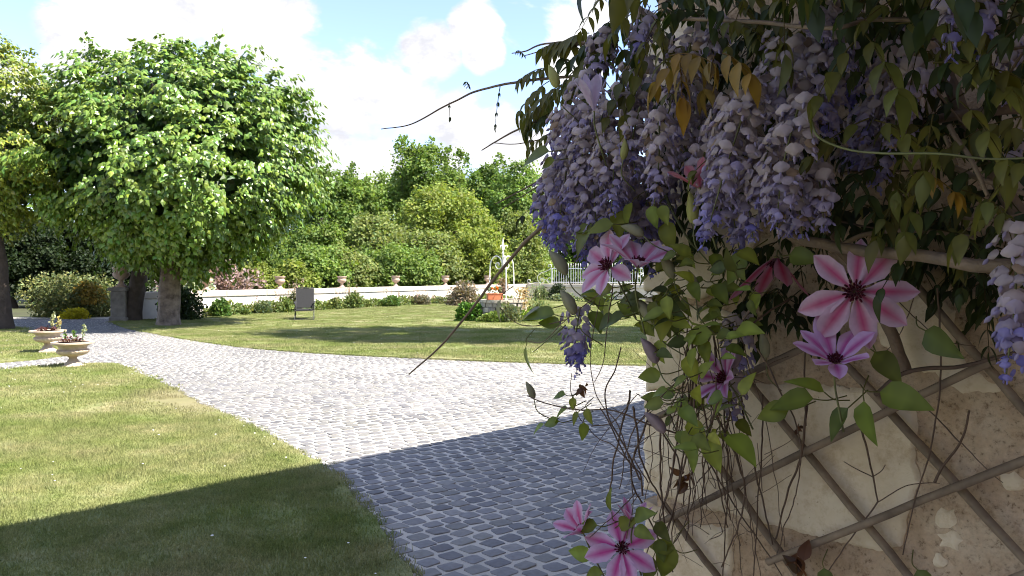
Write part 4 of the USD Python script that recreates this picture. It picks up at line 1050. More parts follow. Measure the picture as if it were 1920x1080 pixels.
def wood_tree(label, px, top, half, dist, color, seed, leaf=0.30, n=4200, name='woodland_tree', squat=1.0, spire=0, low=0.12, group='trees and bushes beyond the garden wall'):
    """a tree of many leafy lobes whose crown reaches nearly to the ground, as seen at the wood's edge"""
    rng = np.random.default_rng(seed)
    x = (px - 960) / F * dist
    ztop = CAM_H + (HORIZON - top) / F * dist
    hw = half / F * dist
    t = Thing(name, label, 'tree', group, loc=(x, dist, 0))
    t.part('trunk', *trunk_mesh((x, dist, 0), ztop * 0.6, 0.16 + ztop * 0.012, (rng.normal(0, .3), rng.normal(0, .3)), seed=seed, sides=9, n=12), M['dark_bark'], smooth=True)
    lobes = 95
    zf = rng.uniform(low, 1.0, lobes) ** 0.9
    wid = np.sqrt(np.clip(1 - ((zf - 0.42) / 0.62) ** 2, 0.06, 1))
    a = rng.uniform(0, 2 * PI, lobes)
    rr = hw * wid * np.sqrt(rng.uniform(0.1, 1, lobes)) * 0.85
    lc = np.stack([x + rr * np.cos(a), dist + rr * np.sin(a) * 0.9, zf * ztop * 0.90], 1)
    lr = hw * rng.uniform(0.15, 0.31, lobes) * (0.65 + 0.5 * wid)
    per = 5
    leaf = leaf * 0.82
    ns = int(n / per * 3.6)
    w = rng.choice(lobes, ns, p=lr ** 2 / (lr ** 2).sum())
    d = rand_unit(rng, ns); d[:, 2] = np.where(d[:, 2] < -0.3, -d[:, 2], d[:, 2])
    fz = 1 + 0.35 * (meshkit.fbm(d * 3 + w[:, None] * 5.1, 3, seed) - 0.5) * 2
    o = lc[w] + d * (lr[w] * fz * rng.uniform(0.55, 1.06, ns))[:, None] * np.array((0.9, 0.9, 1.25))
    o[:, 2] = np.maximum(o[:, 2], 0.15)
    pos = (o[:, None] + rng.normal(0, leaf * 0.55, (ns, per, 3))).reshape(-1, 3)
    nr = (d[:, None] * 0.8 + np.array((0, 0, 0.5)) + rng.normal(0, 0.36, (ns, per, 3))).reshape(-1, 3)
    yd = rand_unit(rng, ns * per) + (0, 0, -.2)
    col = vary(rng, color, ns * per, .15, .08) * np.repeat((0.78 + 0.44 * rng.uniform(size=lobes))[w], per)[:, None]
    v, f, c = place(CARD, pos, yd, nr, leaf * rng.uniform(.6, 1.25, ns * per), col)
    t.part('crown', v, f, M['wood_leaf'], col=c, kind='stuff')
    if spire:
        vs, cs = [], []
        for k in range(spire):
            a0 = np.array((x + rng.normal(0, hw * .42), dist + rng.normal(0, hw * .3), ztop * rng.uniform(.80, .88)))
            L = ztop * rng.uniform(.08, .17); m = 95
            s = np.sqrt(rng.uniform(0, 1, m))[:, None]
            pos = a0 + np.array((rng.normal(0, .08), 0, 1)) * L * s + rng.normal(0, .46, (m, 3)) * (1.12 - s)
            v, f, c = place(CARD, pos, rand_unit(rng, m), rand_unit(rng, m) + (0, -.5, .4), leaf * rng.uniform(.6, 1.1, m), vary(rng, color, m, .22))
            vs += [(v, f), tube([a0 - (0, 0, L), a0 + (0, 0, L * .9)], [.03, .008], 5)]; cs += [c, np.repeat([(0.08, .07, .04)], 12, 0)]
        v, f = join(vs)
        t.part('top_shoots', v, f, M['wood_leaf'], col=np.vstack(cs), kind='stuff')
    return t
DG, MG, YG, FG, OG = (0.120, 0.180, 0.044), (0.160, 0.225, 0.055), (0.215, 0.255, 0.060), (0.170, 0.245, 0.065), (0.195, 0.230, 0.075)
YEW = (0.022, 0.036, 0.012)
woods = [
    ('tall woodland tree with loose pale sprigs rising highest above the wood', 795, 262, 88, 66, MG, .30, 5200, 9),
    ('dark green tree rising just right of the big lime crown', 610, 312, 80, 62, DG, .28, 4200, 4),
    ('mid green tree under the cloud gap, left of the tallest tree', 668, 322, 72, 64, MG, .28, 4200, 4),
    ('broad yellow green maple in front of the tallest tree', 842, 345, 105, 57, YG, .26, 6000, 0),
    ('dark tree with ragged top right of the tallest tree', 905, 300, 62, 70, DG, .30, 3800, 6),
    ('fresh green rounded tree nearest the wisteria blossoms', 975, 292, 72, 64, FG, .28, 4600, 3),
    ('olive green tree behind the wall left of centre', 700, 405, 82, 52, OG, .24, 4400, 0),
    ('dense green tree beside the right skirt of the lime', 600, 425, 78, 50, MG, .24, 4400, 0),
    ('yellowish bush like tree behind the brown flowering bush', 895, 430, 72, 52, YG, .22, 3800, 0),
    ('grey olive tree behind the iron arch of the well', 968, 395, 66, 58, OG, .24, 4000, 0),
    ('pale fresh green young tree in the middle behind the wall', 800, 440, 84, 50, OG, .22, 4200, 3),
    ('mid green low tree behind the wall right of the garden chair', 650, 470, 60, 44, OG, .19, 3400, 0),
    ('low yellow green growth behind the wall at the garden chair', 555, 492, 46, 41, YG, .17, 2400, 0),
    ('low leafy growth behind the wall between lime and garden chair', 480, 496, 50, 39, YG, .16, 2400, 0),
    ('low dark green growth behind the wall right of the last urns', 905, 480, 55, 56, MG, .20, 2800, 0),
    ('light green bush like tree behind the scrolled railing end', 990, 455, 50, 61, MG, .22, 3200, 0),
    ('deep green tree behind the white railing', 1075, 400, 85, 66, DG, .26, 4400, 0),
    ('green tree standing behind the house corner blossoms', 1190, 380, 90, 66, MG, .28, 3600, 0),
    ('leafy tree filling the gap between the tallest tree and its left neighbour', 735, 322, 80, 74, MG, .30, 4200, 2),
    ('green tree at the back between lime crown and wood', 560, 318, 80, 72, DG, .30, 4200, 2),
    ('hazy green tree at the back left of the wood', 650, 335, 70, 78, MG, .32, 3800, 1),
    ('back row tree just behind the dark ragged one', 930, 318, 75, 80, MG, .32, 3800, 2),
    ('back row tree behind the broad maple', 850, 312, 80, 78, MG, .32, 4200, 3),
    ('evergreen yew in deep shade behind the round shrub', 120, 418, 85, 40, YEW, .17, 5200, 0),
    ('evergreen yew in deep shade left of the gate pillar', 215, 428, 80, 41, YEW, .17, 5200, 0),
    ('evergreen yew in deep shade behind the maple trunk', 25, 405, 85, 39, YEW, .17, 5200, 0),
    ('light green bush like tree closing the wood above the middle wall urns', 745, 470, 90, 47, MG, .20, 4400, 2),
    ('light green low tree closing the wood behind the well', 940, 470, 80, 58, OG, .22, 4200, 2),
    ('light green low tree above the wall right of the lime skirt', 590, 470, 80, 43, MG, .19, 4200, 2),
    ('dark tree in the shade behind the left hand drive', 60, 410, 110, 48, DG, .24, 4200, 0),
    ('dark tree filling the shade between the lime trunks', 185, 420, 100, 46, DG, .22, 4200, 0),
    ('dark tree in the shade far left behind the maple', -60, 330, 120, 44, DG, .24, 3800, 0),
    ('dark green tree behind the middle of the lime crown', 320, 400, 110, 50, DG, .24, 4000, 0),
    ('dark green tree behind the right half of the lime crown', 450, 395, 100, 52, MG, .24, 4000, 0),
]
for i, (lab, px, top, half, dist, colr, leaf, n, sp) in enumerate(woods):
    wood_tree(lab, px, top, half, dist, colr, 100 + i, leaf, n, spire=sp)
# tall trees right of the view, whose shade lies across the far lawn
def shade_tree(label, x, y, zc, rad, seed):
    rng = np.random.default_rng(seed)
    t = Thing('garden_tree', label, 'tree', 'trees right of the lawn', loc=(x, y, 0))
    t.part('trunk', *trunk_mesh((x, y, 0), zc, 0.25, seed=seed, sides=10, n=12), M['dark_bark'], smooth=True)
    v, f, c = crown_leaves(rng, (x, y, zc), rad, 1500, 6, 0.30, MG, seed=seed, lump=0.2, tmpl=CARD, inner=.5)
    t.part('crown', v, f, M['wood_leaf'], col=c, kind='stuff')
shade_tree('tall leafy tree right of the lawn, hidden by the wisteria', 9.8, 18.2, 8.6, (3.6, 2.6, 3.2), 201)
shade_tree('slender tall tree right of the lawn, hidden by the wisteria', 8.6, 16.2, 15.5, (3.0, 2.2, 4.2), 202)
shade_tree('leafy tree near the right hand garden wall, hidden by the wisteria', 14.2, 29.0, 7.6, (3.2, 3.0, 3.2), 203)

for i, (x, y, zc) in enumerate(((-15, -3, 5.0), (-9, -12, 5.5), (-18, 6, 4.6))):
    shade_tree(['large garden tree behind the viewer on the left', 'large garden tree far behind the viewer', 'large garden tree left of the near lawn'][i], x, y, zc - 1.0, (3.2, 3.2, 3.2), 210 + i)
# shrubs of the garden
s = G(128, 606)
bush('round_shrub', 'large rounded olive green shrub at the far end of the cobbled path', 'shrub', (-16.75, 30.2, 0), (2.2, 1.6, 1.78), 9500, 0.10, (0.14, 0.155, 0.060), 41, lumps=22)
bush('golden_shrub', 'small yellow and russet shrub beside the large rounded shrub', 'shrub', (-15.75, 29.6, 0.55), (0.75, 0.6, 0.95), 1500, 0.10, (0.24, 0.17, 0.04), 42)
bush('ground_cover', 'low cushion of bright yellow groundcover at the path end', 'plant', (-15.75, 28.7, 0.0), (0.75, 0.4, 0.40), 1800, 0.06, (0.42, 0.36, 0.02), 43, lumps=14, amount=.15, hue=.05)
bush('clipped_shrub', 'dark clipped shrub behind the lit lime trunk', 'shrub', (-11.65, 27.9, 0.0), (0.98, 0.85, 1.38), 4800, 0.09, (0.028, 0.045, 0.014), 44, lumps=20)
bush('purple_shrub', 'dusky pink leaved shrub seen under the lime crown behind the wall', 'shrub', (-13.4, 34.0, 0.4), (2.0, 1.2, 2.0), 5200, 0.13, (0.27, 0.185, 0.18), 45, lumps=18, hue=.06)
bush('purple_shrub', 'dusky pink leaved shrub right of the lit lime trunk, behind the wall', 'shrub', (-13.0, 35.2, 0.4), (2.6, 1.2, 1.9), 5200, 0.13, (0.27, 0.19, 0.18), 46, lumps=18, hue=.06)
bush('white_shrub', 'small white flowered bush behind the wall beside the lime trunk', 'shrub', (-12.7, 32.4, 0.3), (0.75, 0.6, 1.35), 1700, 0.11, (0.42, 0.45, 0.32), 47)
border = [  # px, depth offset in front of the wall, half width m, height m, colour, seed, label, spikes
    (378, .7, .55, .95, (0.075, 0.13, 0.03), 'bright green bush against the wall next to the lime trunk', 0),
    (425, .5, .45, .40, (0.12, 0.16, 0.05), 'low green clump at the wall foot right of the lime trunk', 0),
    (462, .6, .50, .62, (0.11, 0.14, 0.07), 'greyish green clump halfway between lime trunk and garden chair', 3),
    (500, .6, .52, .78, (0.13, 0.17, 0.05), 'leafy clump left of the garden chair', 4),
    (528, .5, .45, 1.05, (0.15, 0.15, 0.09), 'tall loose plant climbing the wall left of the garden chair', 9),
    (603, .5, .42, .62, (0.15, 0.18, 0.06), 'green clump touching the right side of the garden chair', 2),
    (636, .5, .62, .95, (0.13, 0.17, 0.055), 'bushy green clump below the third wall urn', 7),
    (700, .6, .85, .75, (0.09, 0.15, 0.035), 'spiky green iris clump at the wall foot', 6),
    (760, .5, .80, .62, (0.17, 0.15, 0.11), 'pinkish grey clump at the wall foot', 9),
    (800, .5, .60, .48, (0.16, 0.17, 0.08), 'low pale clump beside the brown flowering bush', 4),
    (828, .4, .50, .70, (0.20, 0.19, 0.14), 'pale flowering clump left of the brown bush', 8),
    (1040, 0, 0.6, 0.8, (0.05, 0.08, 0.03), None, 0),
]
for i, (px, off, hw, h, colr, lab, sp) in enumerate(border):
    if lab is None: continue
    p = wall_point(px); nrm = np.array((0.875, -0.485))
    q = p + nrm * (0.35 + off)
    bush('border_plant', lab, 'plant', (q[0], q[1], 0), (hw, hw * .8, h * .8), int(900 + 900 * hw), 0.085, colr, 60 + i, group=None, spikes=sp, spike_col=(0.42, 0.28, 0.26), tmpl=CARD, up=.7)
# a thin ribbon of low plants along the wall foot
rng = np.random.default_rng(77)
n = 10500
sx = rng.uniform(3, 26.5, n); d1 = unit(GW_B - GW_A)
base = GW_A + d1 * sx[:, None] + np.array((0.875, -0.485)) * (0.2 + np.abs(rng.normal(0, .32, n)))[:, None]
hh = rng.uniform(0.0, 0.38, n) * meshkit.fbm(np.c_[base * 0.9, np.zeros(n)], 3, 4) * 1.7
v, f, c = place(CARD, np.c_[base, hh], rand_unit(rng, n) + (0, 0, .8), rand_unit(rng, n), rng.uniform(.05, .12, n), vary(rng, (0.13, 0.165, 0.045), n, .3))
single('ground_cover_strip', v, f, M['plant_leaf'], 'ribbon of low green plants along the foot of the white wall', 'ground cover', kind='stuff', col=c)
WX, WY = WELL
bush('brown_bush', 'brownish flowering bush against the wall left of the well', 'shrub', (-2.55, 40.5, 0), (1.05, .8, 1.35), 2600, 0.11, (0.20, 0.155, 0.115), 81, lumps=14)
bush('bright_bush', 'bright green leafy bush at the left foot of the well', 'shrub', (WX - 1.12, WY - 0.35, 0), (.52, .5, .82), 1900, 0.095, (0.075, 0.16, 0.025), 82)
bush('well_plant', 'light green plants low in front of the well', 'plant', (WX - 0.35, WY - 1.1, 0), (.62, .35, .42), 1300, 0.075, (0.14, 0.19, 0.045), 83, up=1.0)
bush('well_plant', 'silvery grass like plant in front of the well wall', 'plant', (WX + 0.22, WY - 1.05, 0), (.45, .3, .62), 1100, 0.08, (0.19, 0.21, 0.11), 84, up=1.4)
bush('well_plant', 'yellow green clump at the right foot of the well', 'plant', (WX + 0.88, WY - 0.85, 0), (.55, .4, .42), 1300, 0.08, (0.17, 0.24, 0.03), 85, up=1.1)
bush('well_plant', 'tall loose plant growing right of the well', 'plant', (WX + 1.15, WY + 0.3, 0), (.5, .4, .78), 900, 0.075, (0.15, 0.19, 0.07), 86, up=1.2, spikes=6, spike_col=(.3, .35, .2))
for i, (px, dep, hw, h, colr, lab) in enumerate([(1010, 50.5, .9, .85, (0.14, 0.17, 0.08), 'pale green clump at the corner of the two garden walls'), (1042, 49.5, .75, .95, (0.03, 0.045, 0.02), 'dark bush against the grey wall under the railing'), (1062, 47.5, 1.0, .5, (0.15, 0.18, 0.10), 'low silvery clump in front of the grey wall'), (1120, 46, 1.2, .8, (0.09, 0.13, 0.04), 'green bush under the railing behind the clematis')]):
    x = (px - 960) / F * dep
    bush('border_plant', lab, 'plant', (x, dep, 0), (hw, hw * .7, h), 1100, 0.11, colr, 90 + i)

# ------------------------------------------------------------------ wisteria
WIS = Thing('wisteria', 'wisteria climber hanging in lilac blossom and bronze leaves over the house corner', 'climber', loc=tuple(WP(1300, 500, 0.1)))
DOWN = np.array((0, 0, -1.0))
OUT3 = np.r_[WALL_OUT, 0.0]
TO_CAM = unit(np.array((-0.55, -0.83, 0.0)))
def wis_branch(pts, r, mat='vine_wood', name='branch', off=None, thing=None, n=40, sides=7):
    p = spline([WP(x, y, o) for x, y, o in pts], n)
    rr = np.linspace(r, r * 0.55, len(p)) if np.ndim(r) == 0 else np.linspace(r[0], r[1], len(p))
    k = np.stack([meshkit.fbm(p * 16 + 31 * j, 3, j) for j in range(3)], 1) - 0.5
    v, f = tube(p + k * rr[:, None] * 1.3, rr, sides)
    (thing or WIS).part(name, v, f, M[mat], smooth=True)
    return p

# one floret: a broad standard petal held up and back, wings and keel hanging below it
def floret_template():
    nr, nc = 4, 4
    v, f = [], []
    for i in range(nr + 1):
        t = i / nr
        for j in range(nc + 1):
            s = j / nc * 2 - 1
            w = 0.70 * math.sin(PI * (0.10 + 0.80 * t)) ** 0.8
            x = s * w
            z = 0.95 * t - 0.16 * s * s * t - 0.10 * t * max(0, 1 - abs(s) * 3)
            y = -0.10 + 0.32 * t * t - 0.20 * (1 - abs(s)) * (1 - t) + 0.18 * s * s
            v.append((x, y, z))
    for i in range(nr):
        for j in range(nc):
            a = i * (nc + 1) + j
            f += [(a, a + 1, a + nc + 2), (a, a + nc + 2, a + nc + 1)]
    k0 = len(v)
    # wings + keel: a small closed pod pointing forwards and down
    prof = [(0.02, 0.0), (0.11, 0.20), (0.14, 0.42), (0.09, 0.58), (0.01, 0.74)]
    d = unit(np.array((0, -0.55, -0.85))); sx = np.array((1, 0, 0)); up = np.cross(d, sx)
    o = np.array((0, -0.14, 0.10))
    for r, h in prof:
        for q in range(5):
            a = q * 2 * PI / 5
            v.append(o + d * h + sx * r * math.cos(a) + up * r * 1.3 * math.sin(a))
    for i in range(4):
        for q in range(5):
            a, b = k0 + i * 5 + q, k0 + i * 5 + (q + 1) % 5
            f += [(a, b, b + 5), (a, b + 5, a + 5)]
    kind = np.r_[np.zeros(k0), np.ones(len(v) - k0)]
    return np.array(v), np.array(f), kind
FLV, FLF, FLK = floret_template()
FL_N = meshkit.arrays((FLV, FLF), True)[2]
PALE, MAUVE, VIOLET, BUD = np.array((0.50, 0.405, 0.405)), np.array((0.41, 0.33, 0.455)), np.array((0.24, 0.215, 0.56)), np.array((0.17, 0.14, 0.36))
floret_budget = [300]
def raceme(top, tip, width, age, seed, size=0.0205, dens=1.0, single_florets=False, label=None):
    """hanging flower cluster; age 1 = faded pale florets, 0 = fresh violet; the tip stays fresh"""
    rng = np.random.default_rng(seed)
    top, tip = np.array(top, float), np.array(tip, float)
    L = np.linalg.norm(tip - top)
    side = unit(np.cross(tip - top, OUT3))
    mid = (top + tip) / 2 + side * rng.normal(0, L * 0.05) + OUT3 * L * 0.04
    axis = spline([top, mid, tip], 24)
    sv, sf = tube(axis, np.linspace(0.0022, 0.0010, len(axis)), 5)
    prim = WIS.part('raceme', sv, sf, M['green_twig'], smooth=True, label=label)
    n = int(dens * L * 320 * (0.55 + width / 0.09 * 0.55))
    t = np.sort(rng.uniform(0, 1, n))
    ang = np.arange(n) * 2.39996 + rng.normal(0, .35, n)
    prof = np.interp(t, [0, .12, .45, .8, 1], [.50, .95, 0.92, .52, .14])
    rad = width / 2 * prof * rng.uniform(0.55, 1.05, n)
    idx = t * (len(axis) - 1); i0 = np.clip(idx.astype(int), 0, len(axis) - 2); fr = (idx - i0)[:, None]
    c = axis[i0] * (1 - fr) + axis[i0 + 1] * fr
    tx = np.array((0.725, -0.689, 0)); ty = np.array((0.689, 0.725, 0))
    rd = np.cos(ang)[:, None] * tx + np.sin(ang)[:, None] * ty
    pos = c + rd * rad[:, None] + np.array((0, 0, 1.0)) * rng.normal(0, 0.006, n)[:, None] - np.array((0, 0, 1.0)) * (rad * 0.25)[:, None]
    s = size * np.interp(t, [0, .55, .85, 1], [1.0, 0.96, 0.72, 0.40]) * rng.uniform(.82, 1.15, n)
    face = unit(rd + rng.normal(0, 0.30, (n, 3)) + TO_CAM * 0.25)
    zax = unit(np.array((0, 0, 1.0)) + rng.normal(0, 0.28, (n, 3)) - face * 0.15)
    xax = unit(np.cross(-face, zax)); yax = -face
    zax = np.cross(xax, yax)
    R = np.stack([xax, yax, zax], 1)
    fresh = np.clip(t * 1.35 - age * 0.60 + rng.normal(0, .16, n), 0, 1)[:, None]
    base = PALE * (1 - fresh) + (MAUVE * (1 - fresh) + VIOLET * fresh) * fresh
    base = base * rng.uniform(.80, 1.15, (n, 1))
    brown = (rng.uniform(size=(n, 1)) < 0.05 * age)
    base = np.where(brown, np.array((0.36, 0.25, 0.17)), base)
    keel = base * 0.45 + (MAUVE * 0.5 + VIOLET * 0.5) * 0.5
    V = np.einsum('vk,nkj->nvj', FLV, R) * s[:, None, None] + pos[:, None]
    N = np.einsum('vk,nkj->nvj', FL_N, R)
    vt = FLV[:, 2].clip(0, 1)[None, :, None]
    C = np.where(FLK[None, :, None] > 0, keel[:, None], base[:, None] * (0.86 + 0.2 * vt))
    m = len(FLV)
    if single_florets and floret_budget[0] >= n:
        floret_budget[0] -= n
        for i in range(n):
            WIS.part('floret', V[i], FLF, M['petal'], parent=prim, col=C[i], nrm=N[i])
    else:
        ff = (FLF[None] + (np.arange(n) * m)[:, None, None]).reshape(-1, 3)
        WIS.part('florets', V.reshape(-1, 3), ff, M['petal'], parent=prim, kind='stuff', col=C.reshape(-1, 3), nrm=N.reshape(-1, 3))
def rac(x0, y0, x1, y1, wpx, off, age, seed, **k):
    a, b = WP(x0, y0, off), WP(x1, y1, off + 0.02)
    depth = (a[1] + b[1]) / 2
    raceme(a, b, 1.04 * wpx / F * depth, age, seed, **k)
R_ = [  # top px, tip px, width px, off from the wall, age
    (1410, 165, 1318, 462, 104, .42, .75, 1), (1500, 190, 1455, 430, 110, .40, .95, 1), (1395, 250, 1412, 450, 84, .36, .85, 0), (1530, 300, 1545, 440, 54, .33, .85, 0),
    (1236, 215, 1226, 388, 64, .42, .95, 1), (1475, 60, 1512, 262, 118, .34, 1.0, 0), (1520, 85, 1548, 220, 70, .32, .75, 0), (1300, 60, 1268, 215, 74, .30, .95, 0),
    (1290, 190, 1296, 330, 70, .22, .95, 0), (1660, 120, 1618, 262, 96, .24, .95, 0), (1720, 90, 1706, 215, 104, .26, .95, 0), (1640, 200, 1600, 310, 84, .18, .7, 0),
    (1792, -60, 1786, 112, 52, .38, .55, 1), (1846, -40, 1838, 108, 50, .36, .50, 0), (1905, 430, 1886, 706, 84, .36, .60, 1), (1940, 500, 1925, 640, 70, .30, .8, 0),
    (1098, 135, 1085, 330, 96, .34, .62, 0), (1075, 215, 1040, 470, 92, .34, .50, 0), (1130, 205, 1120, 455, 104, .36, .82, 0), (1175, 170, 1165, 420, 98, .33, .80, 0),
    (1052, 300, 1024, 455, 64, .30, .30, 0), (1100, 330, 1098, 492, 86, .34, .35, 0), (1150, 310, 1145, 480, 92, .28, .42, 0), (1045, 380, 1052, 490, 60, .28, .22, 0),
    (1200, 100, 1180, 250, 80, .28, .85, 0), (1215, 300, 1205, 500, 80, .18, .45, 0), (1185, 330, 1180, 520, 74, .16, .40, 0), (1260, 260, 1252, 440, 66, .14, .55, 0),
    (1088, 575, 1082, 705, 62, .30, .05, 1), (1386, 590, 1396, 705, 66, .12, .55, 0), (1372, 680, 1380, 790, 62, .12, .75, 0), (1210, 30, 1198, 110, 50, .3, .25, 0),
    (1345, 30, 1330, 130, 70, .30, .9, 0), (1570, 10, 1590, 130, 84, .3, .95, 0), (1540, -20, 1545, 80, 70, .34, .95, 0), (1130, 60, 1118, 160, 60, .30, .45, 0),
    (1590, 255, 1600, 330, 70, .1, .8, 0), (1225, 430, 1222, 520, 52, .12, .5, 0), (1430, 300, 1482, 445, 96, .30, .8, 0), (1335, 300, 1330, 430, 66, .36, .45, 0), (1330, 250, 1318, 380, 60, .34, .45, 0), (1446, 260, 1438, 400, 80, .38, .7, 0), (1368, 190, 1362, 330, 78, .40, .8, 0), (1066, 200, 1056, 330, 70, .36, .4, 0), (1150, 250, 1146, 400, 80, .38, .7, 0), (1100, 255, 1078, 410, 80, .38, .55, 0),
    (1200, 200, 1192, 330, 70, .36, .8, 0), (1265, 150, 1260, 280, 70, .30, .8, 0), (1560, 150, 1556, 260, 70, .28, .8, 0), (1680, 180, 1672, 280, 70, .24, .8, 0), (1495, 330, 1505, 450, 66, .34, .55, 0), (1905, 60, 1890, 190, 60, .14, .85, 0), (1905, 250, 1900, 330, 50, .12, .95, 0)]
for i, (x0, y0, x1, y1, w, off, age, one) in enumerate(R_):
    rac(x0, y0, x1, y1, w, off, age, 300 + i, single_florets=bool(one))

rng = np.random.default_rng(12)
BACK = Polygon([(1040, 180), (1200, 120), (1420, 60), (1560, 40), (1760, 60), (1740, 200), (1600, 260), (1560, 330), (1400, 340), (1200, 380), (1060, 360)])
k = 0
while k < 16:
    px, py = rng.uniform(1030, 1760), rng.uniform(30, 380)
    if BACK.contains(Point(px, py)):
        L = rng.uniform(90, 190)
        rac(px, py, px + rng.normal(-6, 14), py + L, rng.uniform(60, 96), rng.uniform(.10, .22), rng.uniform(.5, .95), 360 + k)
        k += 1
# pinnate leaves: pairs of soft pointed leaflets hanging from a thin arching rachis
LEAFLET = ovate(6, 0.43, 0.13, 0.32, 0.70, 1.05)
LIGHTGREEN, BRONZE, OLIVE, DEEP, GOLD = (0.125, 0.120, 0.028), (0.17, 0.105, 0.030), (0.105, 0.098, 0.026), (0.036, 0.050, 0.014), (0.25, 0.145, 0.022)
def pinnate(base, dirn, L, pairs, leaflet, color, seed, droop=0.6, sag=0.35, mat='vine_leaf', hang=1.0):
    rng = np.random.default_rng(seed)
    d = unit(dirn)
    t = np.linspace(0, 1, 12)[:, None]
    line = np.array(base) + d * L * t + DOWN * (sag * L) * t * t
    lat = unit(np.cross(d, (0, 0, 1.0)) + 1e-6)
    k = np.r_[np.linspace(0.22, 0.94, pairs), np.linspace(0.22, 0.94, pairs), 1.0]
    sg = np.r_[np.ones(pairs), -np.ones(pairs), 0]
    ii = k * 11; i0 = np.clip(ii.astype(int), 0, 10); fr = (ii - i0)[:, None]
    pos = line[i0] * (1 - fr) + line[i0 + 1] * fr
    tang = unit(line[i0 + 1] - line[i0])
    yd = lat * sg[:, None] * 0.85 + tang * (0.45 + 0.6 * (sg == 0))[:, None] + DOWN * droop * hang + rng.normal(0, .14, (len(k), 3))
    nr = np.array((0, 0, 1.0)) + lat * sg[:, None] * 0.8 + rng.normal(0, .2, (len(k), 3))
    s = leaflet * np.where(sg == 0, 1.1, np.interp(k, [.2, .5, .95], [.8, 1.05, .85])) * rng.uniform(.85, 1.15, len(k))
    v, f, c = place(LEAFLET, pos, yd, nr, s, vary(rng, color, len(k), .12, .06))
    rv, rf = tube(line, np.linspace(.0014, .0007, 12), 4)
    c = c.copy(); mid = (np.arange(len(c)) % 21) % 3 == 1; c[mid] *= 1.22; c *= 1 + .08 * rng.normal(size=(len(c), 1)).clip(-1.5, 1.5)
    v2, f2 = join([(v, f), (rv, rf)])
    c2 = np.vstack([c, np.repeat([np.array(color) * 0.6 + (0.03, 0.01, 0)], len(rv), 0)])
    return v2, f2, c2
def wleaf(px, py, off, dpx, dpy, L, pairs, leaflet, color, seed, dz=0.0, **k):
    """leaf from an image place, pointing along an image direction (right, down)"""
    R3 = np.array((0.725, -0.689, 0))
    d = R3 * dpx + DOWN * dpy + OUT3 * dz
    v, f, c = pinnate(WP(px, py, off), d, L, pairs, leaflet, color, seed, **k)
    WIS.part('leaf', v, f, M['vine_leaf'], col=c, smooth=True)
SHOOT_LEAVES = [  # leaves on the shoots against the sky
    (1040, 128, .26, -1, -.30, .125, 5, .040, OLIVE), (1075, 150, .28, -1, .05, .16, 6, .042, OLIVE), (1030, 152, .26, -1, .25, .11, 5, .042, OLIVE), (1060, 165, .26, -1, .15, .13, 5, .044, OLIVE),
    (1045, 205, .26, -1, .10, .10, 5, .030, DEEP), (1050, 245, .26, -1, -.05, .10, 4, .032, OLIVE), (1035, 170, .25, -1, .55, .10, 4, .045, OLIVE), (1090, 95, .28, -.8, -.7, .12, 5, .042, OLIVE),
    (985, 108, .24, -.6, -.9, .05, 4, .014, DEEP), (880, 166, .22, -.3, -1, .035, 3, .016, DEEP), (938, 160, .22, -.25, 1, .085, 4, .016, DEEP), (842, 192, .2, .1, 1, .035, 2, .014, DEEP),
    (1062, 88, .26, -.9, -.5, .09, 4, .040, OLIVE), (1105, 62, .28, -1, -.2, .12, 5, .050, OLIVE), (1130, 75, .3, -.8, .4, .12, 5, .050, OLIVE), (1150, 95, .3, -.6, .5, .14, 5, .050, OLIVE),
    (1160, 30, .3, -1, .2, .13, 5, .052, DEEP), (1190, 20, .3, -.9, .4, .15, 5, .055, DEEP), (1220, 10, .3, -.5, .8, .15, 5, .055, DEEP),
    (1090, 118, .3, -.5, .6, .10, 4, .045, OLIVE), (1040, 320, .26, -.8, .4, .05, 2, .035, OLIVE), (1160, 140, .34, .3, .9, .10, 4, .046, OLIVE), (1130, 235, .38, -.2, .6, .05, 2, .05, BRONZE)]
for i, a in enumerate(SHOOT_LEAVES):
    wleaf(*a[:9], 500 + i, droop=1.0)
